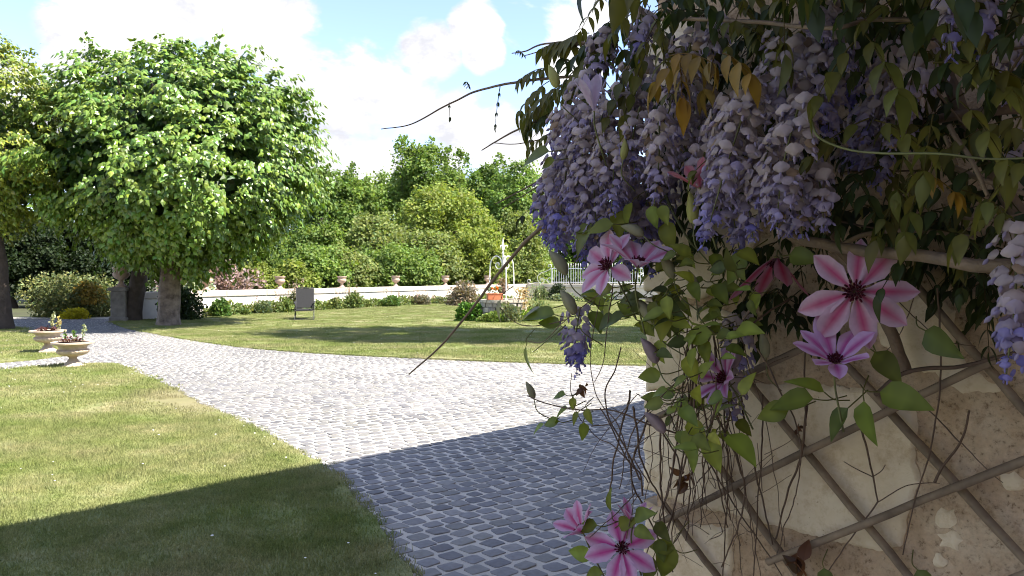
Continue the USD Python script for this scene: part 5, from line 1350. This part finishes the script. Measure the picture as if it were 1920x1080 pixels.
SHOWN = [  # the leaves that stand out among the blossom
    (1255, 105, .44, .75, .0, .12, 4, .066, GOLD), (1275, 118, .46, .2, .5, .06, 3, .064, GOLD), (1355, 100, .44, .6, .25, .08, 3, .068, GOLD), (1340, 105, .45, -.2, .8, .05, 2, .06, BRONZE), (1290, 100, .43, -.7, .3, .07, 3, .058, GOLD),
    (1215, 90, .36, -.2, .7, .12, 4, .056, OLIVE), (1185, 110, .36, -.4, .8, .11, 4, .055, OLIVE), (1240, 75, .36, .3, .6, .11, 4, .055, OLIVE),
    (1340, 40, .36, .9, .2, .15, 4, .058, LIGHTGREEN), (1390, 45, .36, .7, .4, .12, 4, .058, LIGHTGREEN), (1620, 62, .40, .5, .6, .10, 3, .074, LIGHTGREEN), (1600, 80, .40, -.5, .6, .08, 3, .064, LIGHTGREEN), (1680, 45, .38, .9, .1, .12, 3, .060, LIGHTGREEN), (1750, 118, .38, 1, .1, .14, 4, .062, LIGHTGREEN),
    (1800, 112, .38, .7, .3, .08, 3, .062, LIGHTGREEN), (1630, 222, .34, -.9, .25, .10, 3, .055, LIGHTGREEN), (1640, 225, .34, .8, .3, .10, 3, .055, LIGHTGREEN), (1800, 190, .36, .5, .5, .10, 3, .06, LIGHTGREEN), (1750, 215, .36, -.1, .9, .07, 3, .052, LIGHTGREEN),
    (1695, 285, .30, -.1, .9, .05, 2, .05, LIGHTGREEN), (1740, 330, .30, .6, .2, .05, 2, .045, GOLD), (1722, 350, .32, -.2, .8, .06, 3, .05, LIGHTGREEN), (1700, 355, .30, -.6, .6, .05, 2, .045, LIGHTGREEN), (1915, 220, .30, -.3, .8, .07, 2, .055, LIGHTGREEN), (1935, 290, .36, -.6, .5, .07, 2, .06, LIGHTGREEN),
    (1868, 388, .36, -.75, .4, .05, 2, .062, LIGHTGREEN), (1875, 388, .36, .4, .8, .04, 1, .060, LIGHTGREEN), (1350, 285, .42, -.8, .3, .05, 2, .045, LIGHTGREEN), (1600, 330, .3, .5, .5, .07, 3, .055, DEEP), (1600, 345, .3, -.3, .9, .06, 2, .052, DEEP)]
for i, a in enumerate(SHOWN):
    wleaf(*a[:7], a[7] * .86, a[8], 600 + i, dz=0.25, droop=0.9 if a[8] is GOLD else 0.45)
# the foliage behind and above the blossoms
MASS = Polygon([(1018, 430), (1022, 330), (1050, 240), (1040, 190), (1100, 90), (1150, 20), (1200, -60), (1990, -60), (1990, 400), (1860, 370), (1700, 385), (1560, 370), (1450, 365), (1300, 390), (1210, 440), (1100, 410)])
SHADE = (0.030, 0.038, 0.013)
def scatter_leaves(n, poly, offs, colors, seed, Lr=(.10, .17), leaflet=(.045, .062), name='leaf'):
    rng = np.random.default_rng(seed)
    x0, y0, x1, y1 = poly.bounds
    k = 0
    while k < n:
        px, py = rng.uniform(x0, x1), rng.uniform(y0, y1)
        if not poly.contains(Point(px, py)): continue
        k += 1
        a = rng.uniform(0, 2 * PI)
        wleaf(px, py, rng.uniform(*offs), math.cos(a), 0.35 + 0.5 * math.sin(a), rng.uniform(*Lr), int(rng.integers(3, 6)), rng.uniform(*leaflet) * .88, colors[rng.integers(len(colors))], seed * 1000 + k, dz=rng.normal(.1, .4))
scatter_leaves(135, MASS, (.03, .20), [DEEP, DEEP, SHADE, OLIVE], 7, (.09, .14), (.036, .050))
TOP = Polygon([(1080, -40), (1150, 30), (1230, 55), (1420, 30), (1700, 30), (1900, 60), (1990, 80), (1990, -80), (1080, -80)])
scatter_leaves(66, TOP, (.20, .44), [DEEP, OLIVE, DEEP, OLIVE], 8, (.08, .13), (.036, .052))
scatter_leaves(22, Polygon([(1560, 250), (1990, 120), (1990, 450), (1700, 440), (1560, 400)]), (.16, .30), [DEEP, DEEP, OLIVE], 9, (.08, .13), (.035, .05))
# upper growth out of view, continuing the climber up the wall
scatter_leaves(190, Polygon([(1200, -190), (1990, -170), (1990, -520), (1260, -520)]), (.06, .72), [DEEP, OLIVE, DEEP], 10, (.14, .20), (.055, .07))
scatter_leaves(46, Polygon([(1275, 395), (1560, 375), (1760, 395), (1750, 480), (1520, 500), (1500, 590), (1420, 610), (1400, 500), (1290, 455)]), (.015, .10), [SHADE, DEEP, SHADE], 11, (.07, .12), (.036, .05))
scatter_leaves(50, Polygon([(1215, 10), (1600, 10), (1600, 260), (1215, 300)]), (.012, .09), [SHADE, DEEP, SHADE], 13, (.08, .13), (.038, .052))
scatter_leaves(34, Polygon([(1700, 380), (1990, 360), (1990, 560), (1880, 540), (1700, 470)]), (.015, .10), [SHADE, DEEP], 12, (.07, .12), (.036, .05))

# shoots and woody stems
wis_branch([(1120, 140, .26), (1000, 150, .25), (905, 168, .22), (840, 196, .2), (770, 233, .18), (715, 242, .16)], (.0042, .0016), 'twig')
wis_branch([(1110, 80, .3), (1020, 82, .26), (985, 96, .25), (960, 100, .24)], (.003, .0012), 'twig')
wis_branch([(1150, 84, .3), (1090, 84, .28), (1035, 90, .26), (985, 104, .25)], (.003, .0012), 'twig')
wis_branch([(1090, 195, .28), (1010, 225, .25), (950, 254, .22), (903, 282, .2)], (.004, .0016), 'twig')
wis_branch([(1075, 240, .28), (1010, 262, .25), (965, 270, .23), (925, 268, .22)], (.002, .001), 'twig')
wis_branch([(1055, 400, .3), (1008, 432, .28), (955, 487, .26), (895, 565, .25), (830, 645, .24), (767, 702, .24)], (.0062, .0024), 'vine_wood')
wis_branch([(1060, 312, .26), (1000, 345, .24), (930, 382, .22)], (.0032, .0014), 'twig')
wis_branch([(1060, 320, .24), (1005, 352, .22), (940, 392, .21)], (.0024, .0012), 'twig')
wis_branch([(1060, 610, .3), (1000, 660, .26), (895, 760, .24)][:2], (.002, .001), 'green_twig')
wis_branch([(1470, 420, .20), (1490, 446, .24), (1590, 465, .28), (1720, 484, .31), (1862, 496, .32), (1990, 500, .3)], (.0100, .0110))
wis_branch([(1560, 470, .18), (1620, 440, .2), (1680, 432, .22), (1760, 436, .22), (1830, 446, .2)], (.005, .0035))
wis_branch([(1520, 222, .44), (1536, 258, .44), (1590, 280, .42), (1650, 287, .42), (1760, 288, .40), (1860, 298, .38), (1990, 292, .36)], (.0022, .0015), 'green_twig')
wis_branch([(1780, 235, .3), (1812, 285, .31), (1840, 340, .32), (1852, 368, .32)], (.0042, .003))
wis_branch([(1772, 255, .28), (1784, 285, .28), (1794, 310, .28)], (.003, .003))
wis_branch([(1780, 310, .22), (1850, 340, .24), (1990, 385, .22)], (.005, .004))
wis_branch([(1240, 36, .34), (1330, 36, .38), (1420, 42, .4), (1560, 52, .42), (1660, 36, .36), (1990, 60, .3)], (.0042, .0035))
wis_branch([(1160, -20, .2), (1280, 120, .18), (1420, 260, .16), (1540, 420, .14), (1640, 560, .08), (1700, 700, .05)], (.014, .012))
wis_branch([(1990, 200, .10), (1820, 212, .16), (1640, 240, .14), (1420, 200, .15), (1200, 130, .18)], (.010, .006))
wis_branch([(1990, 600, .06), (1900, 380, .10), (1800, 200, .12), (1700, -80, .12)], (.016, .012))
wis_branch([(1740, 20, .36), (1775, 60, .38), (1782, 110, .36)], (.003, .002), 'green_twig')
rngv = np.random.default_rng(99)
for i in range(26):
    x, y = rngv.uniform(1240, 1950), rngv.uniform(-20, 420)
    a = rngv.normal(0.2, .8); L = rngv.uniform(90, 260)
    o = rngv.uniform(.04, .24)
    wis_branch([(x, y, o), (x + L * .5 * math.cos(a), y + L * .5 * math.sin(a) + rngv.normal(0, 14), o + .03), (x + L * math.cos(a), y + L * math.sin(a) + 10, o)], (rngv.uniform(.0018, .004), .0012), rngv.choice(['twig', 'vine_wood', 'green_twig']), n=16, sides=5)

# ------------------------------------------------------------------ clematis
CLE = Thing('clematis', 'clematis climber with large striped pink flowers tangled on the lattice', 'climber', loc=tuple(WP(1320, 1000, 0.05)))
def sepal_mesh(L, W, cup, recurve, seed, ruffle=0.10):
    rng = np.random.default_rng(seed)
    nr, nc = 9, 8
    ph = rng.uniform(0, 6, 2)
    v, c, f = [], [], []
    for i in range(nr + 1):
        t = i / nr
        w = W / 2 * max(0.02, (1 - (abs(2 * t - 1.08) / 1.10) ** 2.3) * min(1.0, (1 - t) / 0.16 + 0.04) ** 0.7 * (0.42 + 0.58 * min(1.0, t / 0.42)))
        for j in range(nc + 1):
            s = j / nc * 2 - 1
            y = L * t
            z = cup * L * t + recurve * L * t * t - 0.20 * W * abs(s) ** 1.6 * math.sin(PI * t) * -0.6
            z += ruffle * W * abs(s) ** 3 * math.sin(9 * t + ph[0 if s < 0 else 1]) * 0.6
            x = s * w * (1 + 0.06 * math.sin(17 * t + ph[0 if s < 0 else 1]) * abs(s) ** 2)
            z += 0.03 * W * math.cos(s * PI * 3) * (1 - t)
            v.append((x, y, z))
            bar = math.exp(-(s / (0.36 + 0.12 * (1 - t))) ** 2) * (1 - 0.55 * max(0, t - .55) / .45)
            c.append((bar, t, abs(s)))
    for i in range(nr):
        for j in range(nc):
            a = i * (nc + 1) + j
            f += [(a, a + 1, a + nc + 2), (a, a + nc + 2, a + nc + 1)]
    return np.array(v), np.array(f), np.array(c)
def clematis_flower(px, py, off, radius_px, facing, roll, cup, seed, n=8, skip=(), margin=(0.56, 0.38, 0.52), bar=(0.47, 0.075, 0.20), centre=True, recurve=-0.25, wide=0.48, label=None, jitter=0.12):
    """facing: image plane components (right, up, towards the viewer) of the flower's axis"""
    rng = np.random.default_rng(seed)
    c = WP(px, py, off)
    R = radius_px / F * np.linalg.norm(c - CAM)
    view = unit(CAM - c)
    right = unit(np.cross(np.array((0, 0, 1.0)), view)); up = np.cross(view, right)
    ax = unit(right * facing[0] + up * facing[1] + view * facing[2])
    x = unit(np.cross(up, ax) + 1e-6); y = np.cross(ax, x)
    B = np.array([x, y, ax])
    # centre: boss of dark stamens on a pale disc
    parts = []; cols = []
    if centre:
        m = 34
        for k in range(m):
            a = k * 2.4; rr = R * 0.05 * math.sqrt(k / m * 4); ln = R * rng.uniform(.20, .30)
            d = unit(np.array((math.cos(a) * (0.25 + 0.7 * k / m), math.sin(a) * (0.25 + 0.7 * k / m), 1)))
            p0 = np.array((math.cos(a) * rr * .5, math.sin(a) * rr * .5, 0.01 * R))
            tv, tf = tube(np.array([p0, p0 + d * ln * .65, p0 + d * ln * .7, p0 + d * ln]), [R * .010, R * .010, R * .022, R * .016], 4)
            parts.append((tv, tf)); cc = np.repeat([(0.30, 0.14, 0.16)], len(tv), 0); cc[8:] = (0.10, 0.012, 0.025); cols.append(cc)
    tv, tf = lathe([(R * .02, -R * .06), (R * .07, -R * .03), (R * .07, 0.0), (R * .03, R * .03)], 10)
    parts.append((tv, tf)); cols.append(np.repeat([(0.28, 0.27, 0.10)], len(tv), 0))
    v, f = join(parts)
    prim = CLE.part('flower', v @ B + c, f, M['petal'], col=np.vstack(cols), smooth=True, label=label)
    for k in range(n):
        if k in skip: continue
        a = roll + k * 2 * PI / n + rng.normal(0, jitter)
        L = R * rng.uniform(.90, 1.06)
        sv, sf, sc = sepal_mesh(L, L * wide * rng.uniform(.92, 1.08), cup + rng.normal(0, .08), recurve + rng.normal(0, .07), seed * 31 + k)
        sv = sv + np.array((0, R * .05, -R * .015 * (k % 2)))
        ca, sa = math.cos(a), math.sin(a)
        rot = np.array([(ca, sa, 0), (-sa, ca, 0), (0, 0, 1)])
        col = np.array(margin) * (1 - sc[:, :1]) + np.array(bar) * sc[:, :1]
        col = col * (0.92 + 0.12 * rng.uniform())
        CLE.part('sepal', (sv @ rot) @ B + c, sf, M['petal'], parent=prim, col=col, smooth=True)
    # flower stalk
    s0 = c - ax * R * .06
    p = spline([s0, s0 - ax * R * .4 + DOWN * .02, s0 - ax * R * .7 + DOWN * .09 - OUT3 * .04], 12)
    CLE.part('flower_stalk', *tube(p, np.linspace(.0016, .0022, len(p)), 5), M['green_twig'], smooth=True)
    return c
RED = dict(margin=(0.50, 0.22, 0.30), bar=(0.46, 0.045, 0.10))
clematis_flower(1603, 547, .30, 95, (-.05, .05, 1), 0.15, .08, 701, skip=(), wide=.43, label='largest open flower, rose pink with deep bars', bar=(0.45, 0.065, 0.17), margin=(0.56, 0.38, 0.49))
clematis_flower(1566, 680, .32, 66, (.0, .76, .64), 0.2, .95, 702, margin=(0.58, 0.38, 0.60), bar=(0.40, 0.07, 0.27))
clematis_flower(1360, 712, .24, 62, (-.70, .35, .62), 0.0, .75, 703, margin=(0.55, 0.36, 0.58), bar=(0.36, 0.05, 0.22), wide=.42)
clematis_flower(1142, 500, .42, 66, (-.62, .42, .66), 0.25, .40, 704, margin=(0.62, 0.44, 0.58), bar=(0.52, 0.11, 0.24), skip=(6,))
clematis_flower(1196, 500, .40, 70, (.10, .72, .30), 0.0, .75, 705, margin=(0.62, 0.46, 0.60), bar=(0.52, 0.12, 0.26), skip=(5,))
clematis_flower(1166, 1028, .36, 64, (.02, .12, 1), 0.4, .18, 706, margin=(0.62, 0.42, 0.62), bar=(0.50, 0.05, 0.26))
clematis_flower(1092, 998, .40, 50, (-.62, .62, .40), 0.3, .95, 707, margin=(0.58, 0.36, 0.52), bar=(0.46, 0.05, 0.18), skip=(3,))
clematis_flower(1186, 985, .34, 34, (.1, .9, .35), 0.3, 1.4, 711, margin=(0.55, 0.34, 0.52), bar=(0.44, 0.06, 0.22), n=6)
clematis_flower(1456, 484, .16, 66, (-.1, -.80, .2), 0.2, .95, 708, n=6, skip=(0, 3), recurve=.1, label='nodding crimson pink flower with bars, seen from the side', **RED)
clematis_flower(1114, 208, .46, 31, (-.12, .92, .12), 0.2, 2.6, 709, margin=(0.56, 0.46, 0.58), bar=(0.52, 0.38, 0.52), n=6, recurve=-.5, centre=False, label='half opened pale lilac flower cup', wide=.6)
clematis_flower(1312, 352, .40, 40, (-.35, .80, .3), 0.2, 1.5, 710, margin=(0.50, 0.22, 0.26), bar=(0.46, 0.08, 0.12), n=6, recurve=-.3, centre=False, label='small half opened salmon pink flower', wide=.6)

def bud(px, py, off, dx, dy, L, color, seed, dz=0.0, fat=.19):
    rng = np.random.default_rng(seed)
    R3 = np.array((0.725, -0.689, 0))
    c = WP(px, py, off)
    d = unit(R3 * dx + DOWN * dy + OUT3 * dz)
    ts = np.array([0, .06, .2, .45, .7, .9, 1.0]); rr = np.array([.06, .55, .88, 1.0, .72, .30, .03]) * L * fat
    side = unit(np.cross(d, OUT3))
    pts = c + d * (ts * L)[:, None] + side * (0.06 * L * np.sin(ts * PI))[:, None]
    v, f = tube(pts, rr, 10)
    k = v[:70].reshape(7, 10, 3); cen = pts[:, None]
    k[:] = cen + (k - cen) * (1 + .10 * np.cos(np.arange(10) * PI))[None, :, None]
    v[:70] = k.reshape(-1, 3)
    CLE.part('bud', v, f, M['petal'], col=np.repeat([np.array(color)], len(v), 0) * rng.uniform(.9, 1.1), smooth=True)
    p = spline([c, c - d * L * .5 + DOWN * .01, c - d * L * .9 - OUT3 * .05 + DOWN * .02], 8)
    CLE.part('flower_stalk', *tube(p, .0014, 5), M['green_twig'], smooth=True)
GB, PB, YB = (0.30, 0.275, 0.165), (0.33, 0.24, 0.25), (0.40, 0.38, 0.13)
for i, a in enumerate([(1062, 515, .42, -1, -1.05, .075, GB), (1262, 522, .34, -.6, -1, .062, GB), (1305, 560, .32, -.3, -1, .062, GB), (1226, 608, .36, -.9, -1, .068, GB), (1232, 682, .36, -.8, -1, .066, PB), (1300, 420, .36, -.15, -1, .066, YB), (1436, 672, .2, -.2, -1, .058, GB),
                       (1001, 748, .34, -.6, -.9, .050, GB), (1044, 165, .45, -.45, -1, .062, YB), (1247, 812, .32, -1, -.7, .066, PB), (1206, 442, .38, -1, -.4, .062, GB), (1374, 690, .22, .3, -1, .05, PB), (1078, 590, .42, -.8, -1, .07, GB), (1168, 300, .42, .1, -1, .045, YB)]):
    bud(*a, 720 + i)
OV = ovate(6, 0.62, 0.14, 0.30, 0.66, .9)
def cleaf(px, py, off, dx, dy, L, color, seed, dz=.25, wide=1.0):
    rng = np.random.default_rng(seed)
    R3 = np.array((0.725, -0.689, 0))
    c = WP(px, py, off)
    d = unit(R3 * dx + DOWN * dy + OUT3 * dz + rng.normal(0, .1, 3))
    nr = np.array((0, 0, .75)) + OUT3 * .8 + rng.normal(0, .35, 3)
    v, f, cc = place(OV, [c], [d], [nr], [L], vary(rng, color, 1, .14, .07), xscale=wide)
    cc = cc.copy(); cc[1::3] *= 1.28; cc[0::3] *= rng.uniform(.86, 1.0); cc *= (1 + .12 * rng.normal(size=(len(cc), 1)).clip(-1.5, 1.5))
    st = spline([c, c - d * L * .3 + DOWN * .004, c - d * L * .55 - OUT3 * .03], 6)
    sv, sf = tube(st, .0012, 4)
    v, f = join([(v, f), (sv, sf)])
    CLE.part('leaf', v, f, M['vine_leaf'], col=np.vstack([cc, np.repeat([(0.14, 0.13, 0.04)], len(sv), 0)]), smooth=True)
BRIGHT, MID, DARKL = (0.225, 0.250, 0.040), (0.150, 0.175, 0.032), (0.080, 0.095, 0.022)
placed = [(1110, 420, .40, -.8, .9, .085, MID), (1125, 428, .38, -1, .1, .07, MID), (1150, 420, .4, -.6, .2, .06, MID), (1185, 380, .36, -.3, .9, .055, BRIGHT), (1160, 392, .36, .1, 1, .065, BRIGHT), (1250, 415, .3, .3, 1, .068, BRIGHT), (1222, 385, .33, .1, 1, .050, BRIGHT), (1240, 385, .33, .4, 1, .045, BRIGHT),
          (1030, 284, .46, -1, .25, .085, MID), (1040, 300, .46, -.9, .3, .045, MID), (987, 648, .36, .0, 1, .072, MID, .0, 1.3), (1050, 610, .36, -.9, -.15, .06, MID), (1015, 580, .36, -.8, .3, .07, GB), (940, 560, .36, -.15, 1, .06, GB), (1040, 590, .36, -1, -.1, .085, MID),
          (1400, 478, .28, -.6, .8, .075, MID), (1385, 470, .3, .8, .2, .055, BRIGHT), (1480, 478, .3, .9, .3, .060, MID), (1525, 748, .26, -1, .2, .088, MID), (1545, 735, .26, -.5, -.2, .07, MID), (1480, 765, .26, -1, .4, .070, MID), (1620, 752, .26, .2, 1, .078, MID), (1650, 735, .26, 1, .2, .085, MID), (1590, 765, .26, -.6, .8, .07, DARKL),
          (1735, 620, .28, .7, .5, .072, DARKL), (1635, 600, .24, .1, .8, .06, DARKL), (1640, 660, .22, .6, .6, .07, DARKL), (1380, 620, .3, 1, -.3, .065, BRIGHT), (1335, 625, .3, -1, .2, .07, BRIGHT), (1250, 640, .34, -.6, .8, .065, BRIGHT), (1290, 665, .3, .3, 1, .062, BRIGHT), (1365, 815, .3, 1, .35, .085, BRIGHT), (1330, 825, .3, .5, .6, .07, BRIGHT), (1300, 800, .3, -.2, 1, .08, BRIGHT), (1290, 790, .32, .7, .6, .06, BRIGHT),
          (1240, 700, .34, -1, .2, .055, MID), (1245, 755, .34, -1, .2, .05, MID), (1085, 772, .4, -.3, .5, .035, MID), (1100, 765, .4, .2, .6, .038, MID), (1060, 740, .4, -1, .3, .038, MID), (1065, 765, .4, -1, .3, .055, MID), (1048, 790, .4, -1, .3, .045, MID), (1020, 795, .4, -.8, .5, .04, MID), (1095, 792, .4, .3, 1, .04, MID), (1075, 745, .4, .1, .3, .03, MID),
          (1147, 960, .38, -.2, -1, .055, MID), (1190, 970, .36, .9, -.3, .06, MID), (1190, 990, .36, .9, .2, .05, MID), (1160, 985, .36, 1, -.4, .055, MID), (1120, 985, .4, -.8, .2, .055, MID), (1110, 1040, .4, -1, .2, .06, MID), (1130, 1075, .38, -.9, .4, .06, MID), (1230, 980, .30, .6, .5, .05, DARKL), (1235, 1010, .30, .2, .8, .05, DARKL), (1262, 1020, .28, -.3, 1, .085, MID), (1225, 1045, .3, -.1, 1, .06, DARKL), (1265, 1030, .28, -.9, -.2, .06, MID), (1545, 1065, .2, .3, .8, .05, DARKL), (1720, 1068, .2, .5, .5, .055, DARKL)]
for i, a in enumerate(placed):
    cleaf(*a[:7], 800 + i, *(a[7:]))
rngc = np.random.default_rng(55)
CPOLY = Polygon([(1085, 540), (1180, 525), (1290, 460), (1400, 490), (1430, 560), (1400, 640), (1420, 700), (1380, 800), (1300, 850), (1250, 800), (1225, 700), (1215, 620), (1130, 590)])
k = 0
while k < 115:
    px, py = rngc.uniform(1080, 1440), rngc.uniform(455, 860)
    if not CPOLY.contains(Point(px, py)): continue
    k += 1
    a = rngc.uniform(0, 2 * PI)
    cleaf(px, py, rngc.uniform(.10, .40), math.cos(a), .35 + .6 * math.sin(a), rngc.uniform(.030, .054), [BRIGHT, MID, BRIGHT, MID, DARKL][rngc.integers(5)], 900 + k, dz=rngc.uniform(.0, .5))
for k in range(26):
    px, py = rngc.uniform(1100, 1260), rngc.uniform(545, 600)
    a = rngc.uniform(0, 2 * PI)
    cleaf(px, py, rngc.uniform(.2, .42), math.cos(a), .3 + .5 * math.sin(a), rngc.uniform(.04, .07), [MID, DARKL, MID][rngc.integers(3)], 1100 + k)
# dry twining stems
def stem(pts, r, mat='twig', n=36, wob=.006, seed=0):
    p = spline([WP(x, y, o) for x, y, o in pts], n)
    k = np.stack([meshkit.fbm(p * 22 + 17 * j + seed, 3, seed + j) for j in range(3)], 1) - 0.5
    v, f = tube(p + k * wob, np.linspace(r, r * .65, len(p)), 5)
    CLE.part('stem', v, f, M[mat], smooth=True)
    return p
hang = [
    [(1350, 850, .12), (1290, 820, .26), (1215, 795, .34), (1150, 770, .38), (1080, 768, .4), (1020, 755, .4), (990, 742, .4)],
    [(1200, 900, .34), (1182, 860, .36), (1160, 820, .38), (1140, 780, .38), (1135, 730, .38), (1155, 690, .36), (1165, 650, .36)],
    [(1182, 870, .36), (1150, 835, .38), (1120, 820, .38), (1085, 780, .40), (1070, 735, .40), (1072, 700, .4)],
    [(1180, 865, .36), (1160, 800, .38), (1130, 760, .38), (1112, 720, .38), (1108, 650, .38), (1125, 560, .36)],
    [(1205, 930, .33), (1200, 890, .34), (1180, 868, .36), (1140, 790, .38), (1125, 765, .38)],
    [(1190, 925, .34), (1160, 960, .36), (1130, 985, .38), (1105, 1010, .4)],
    [(1175, 1010, .36), (1186, 950, .36), (1184, 900, .36), (1182, 870, .36)],
    [(1150, 530, .40), (1140, 600, .38), (1130, 680, .38), (1115, 715, .38)],
    [(1125, 550, .38), (1060, 600, .38), (1020, 640, .37), (990, 640, .36)],
    [(1060, 600, .38), (1000, 612, .37), (960, 600, .36), (930, 570, .36)],
    [(1110, 800, .39), (1150, 790, .38), (1190, 745, .38), (1200, 738, .37)], [(1215, 905, .33), (1190, 860, .36), (1200, 830, .37), (1230, 810, .33)]]
for i, p in enumerate(hang):
    stem(p, .0022 if i in (0, 1, 4) else .0014, 'twig' if i != 8 else 'vine_wood', seed=i)
for i in range(40):
    x0 = rngc.normal(1310, 45); y0 = rngc.uniform(560, 800)
    x1 = x0 + rngc.normal(10, 55); y1 = rngc.uniform(900, 1120)
    o0, o1 = rngc.uniform(.08, .3), rngc.uniform(.04, .14)
    xm = (x0 + x1) / 2 + rngc.normal(0, 28); ym = (y0 + y1) / 2
    stem([(x0, y0, o0), (xm, ym, (o0 + o1) / 2 + .03), (x1, y1, o1)], rngc.uniform(.0008, .0030), seed=50 + i, wob=.012)
for i in range(70):   # short side twigs and tendrils
    x0 = rngc.normal(1310, 70); y0 = rngc.uniform(700, 1060)
    a = rngc.uniform(0, 2 * PI); L = rngc.uniform(25, 95); o = rngc.uniform(.05, .18)
    stem([(x0, y0, o), (x0 + L * .5 * math.cos(a) + rngc.normal(0, 8), y0 + L * .5 * math.sin(a), o + .015), (x0 + L * math.cos(a), y0 + L * math.sin(a) + rngc.normal(0, 12), o + rngc.normal(0, .02))], rngc.uniform(.0006, .0012), n=12, seed=130 + i)
wallstems = [
    ([(1512, 760, .07), (1500, 860, .07), (1478, 920, .06), (1455, 1010, .05)], .0030), ([(1430, 740, .08), (1428, 850, .07), (1420, 960, .07), (1412, 1100, .06)], .0022), ([(1510, 640, .1), (1508, 740, .08), (1512, 800, .07)], .0022),
    ([(1605, 770, .06), (1622, 830, .06), (1636, 890, .05), (1646, 940, .05)], .0026), ([(1636, 895, .05), (1608, 880, .05), (1582, 866, .05)], .0014), ([(1636, 895, .05), (1652, 885, .05), (1660, 872, .05)], .0012),
    ([(1757, 540, .08), (1764, 640, .07), (1762, 740, .06), (1742, 850, .06), (1720, 920, .06), (1692, 1040, .05)], .0020), ([(1752, 905, .06), (1768, 872, .06), (1802, 828, .05), (1817, 770, .05)], .0030), ([(1802, 830, .05), (1740, 770, .05), (1700, 742, .05)], .0016), ([(1802, 830, .05), (1850, 880, .05), (1880, 905, .04)], .0012),
    ([(1640, 740, .08), (1700, 698, .08), (1790, 688, .07), (1850, 676, .07), (1990, 640, .06)], .0050), ([(1646, 940, .05), (1700, 910, .05), (1740, 905, .05), (1762, 906, .05)], .0012), ([(1646, 940, .05), (1580, 1030, .05), (1540, 1090, .05)], .0018),
    ([(1310, 830, .1), (1360, 920, .08), (1420, 1010, .06), (1480, 1100, .05)], .0022), ([(1720, 540, .06), (1690, 620, .06), (1660, 660, .06)], .0012), ([(1680, 560, .05), (1720, 600, .05), (1770, 640, .05), (1830, 650, .04)], .0012),
    ([(1480, 560, .12), (1420, 600, .2), (1400, 620, .22)], .0024)]
for i, (p, r) in enumerate(wallstems):
    stem(p, r, seed=210 + i)
stem([(1394, 600, .24), (1410, 575, .22), (1455, 520, .18), (1470, 490, .16)], .0030, 'lattice', seed=300)
# a few withered leaves caught in the tangle
for i, (x, y, o, s) in enumerate([(1285, 895, .14, .040), (1496, 803, .07, .016), (1495, 1050, .08, .05), (1090, 725, .38, .02)]):
    rng = np.random.default_rng(400 + i)
    n = 6
    v, f, c = place(OV, WP(x, y, o) + rng.normal(0, s * .2, (n, 3)), rand_unit(rng, n) + (0, 0, -.5), rand_unit(rng, n), s, vary(rng, (0.13, 0.055, 0.03), n, .25))
    CLE.part('withered_leaf', v, f, M['vine_leaf'], col=c, label='crumpled brown withered leaf')
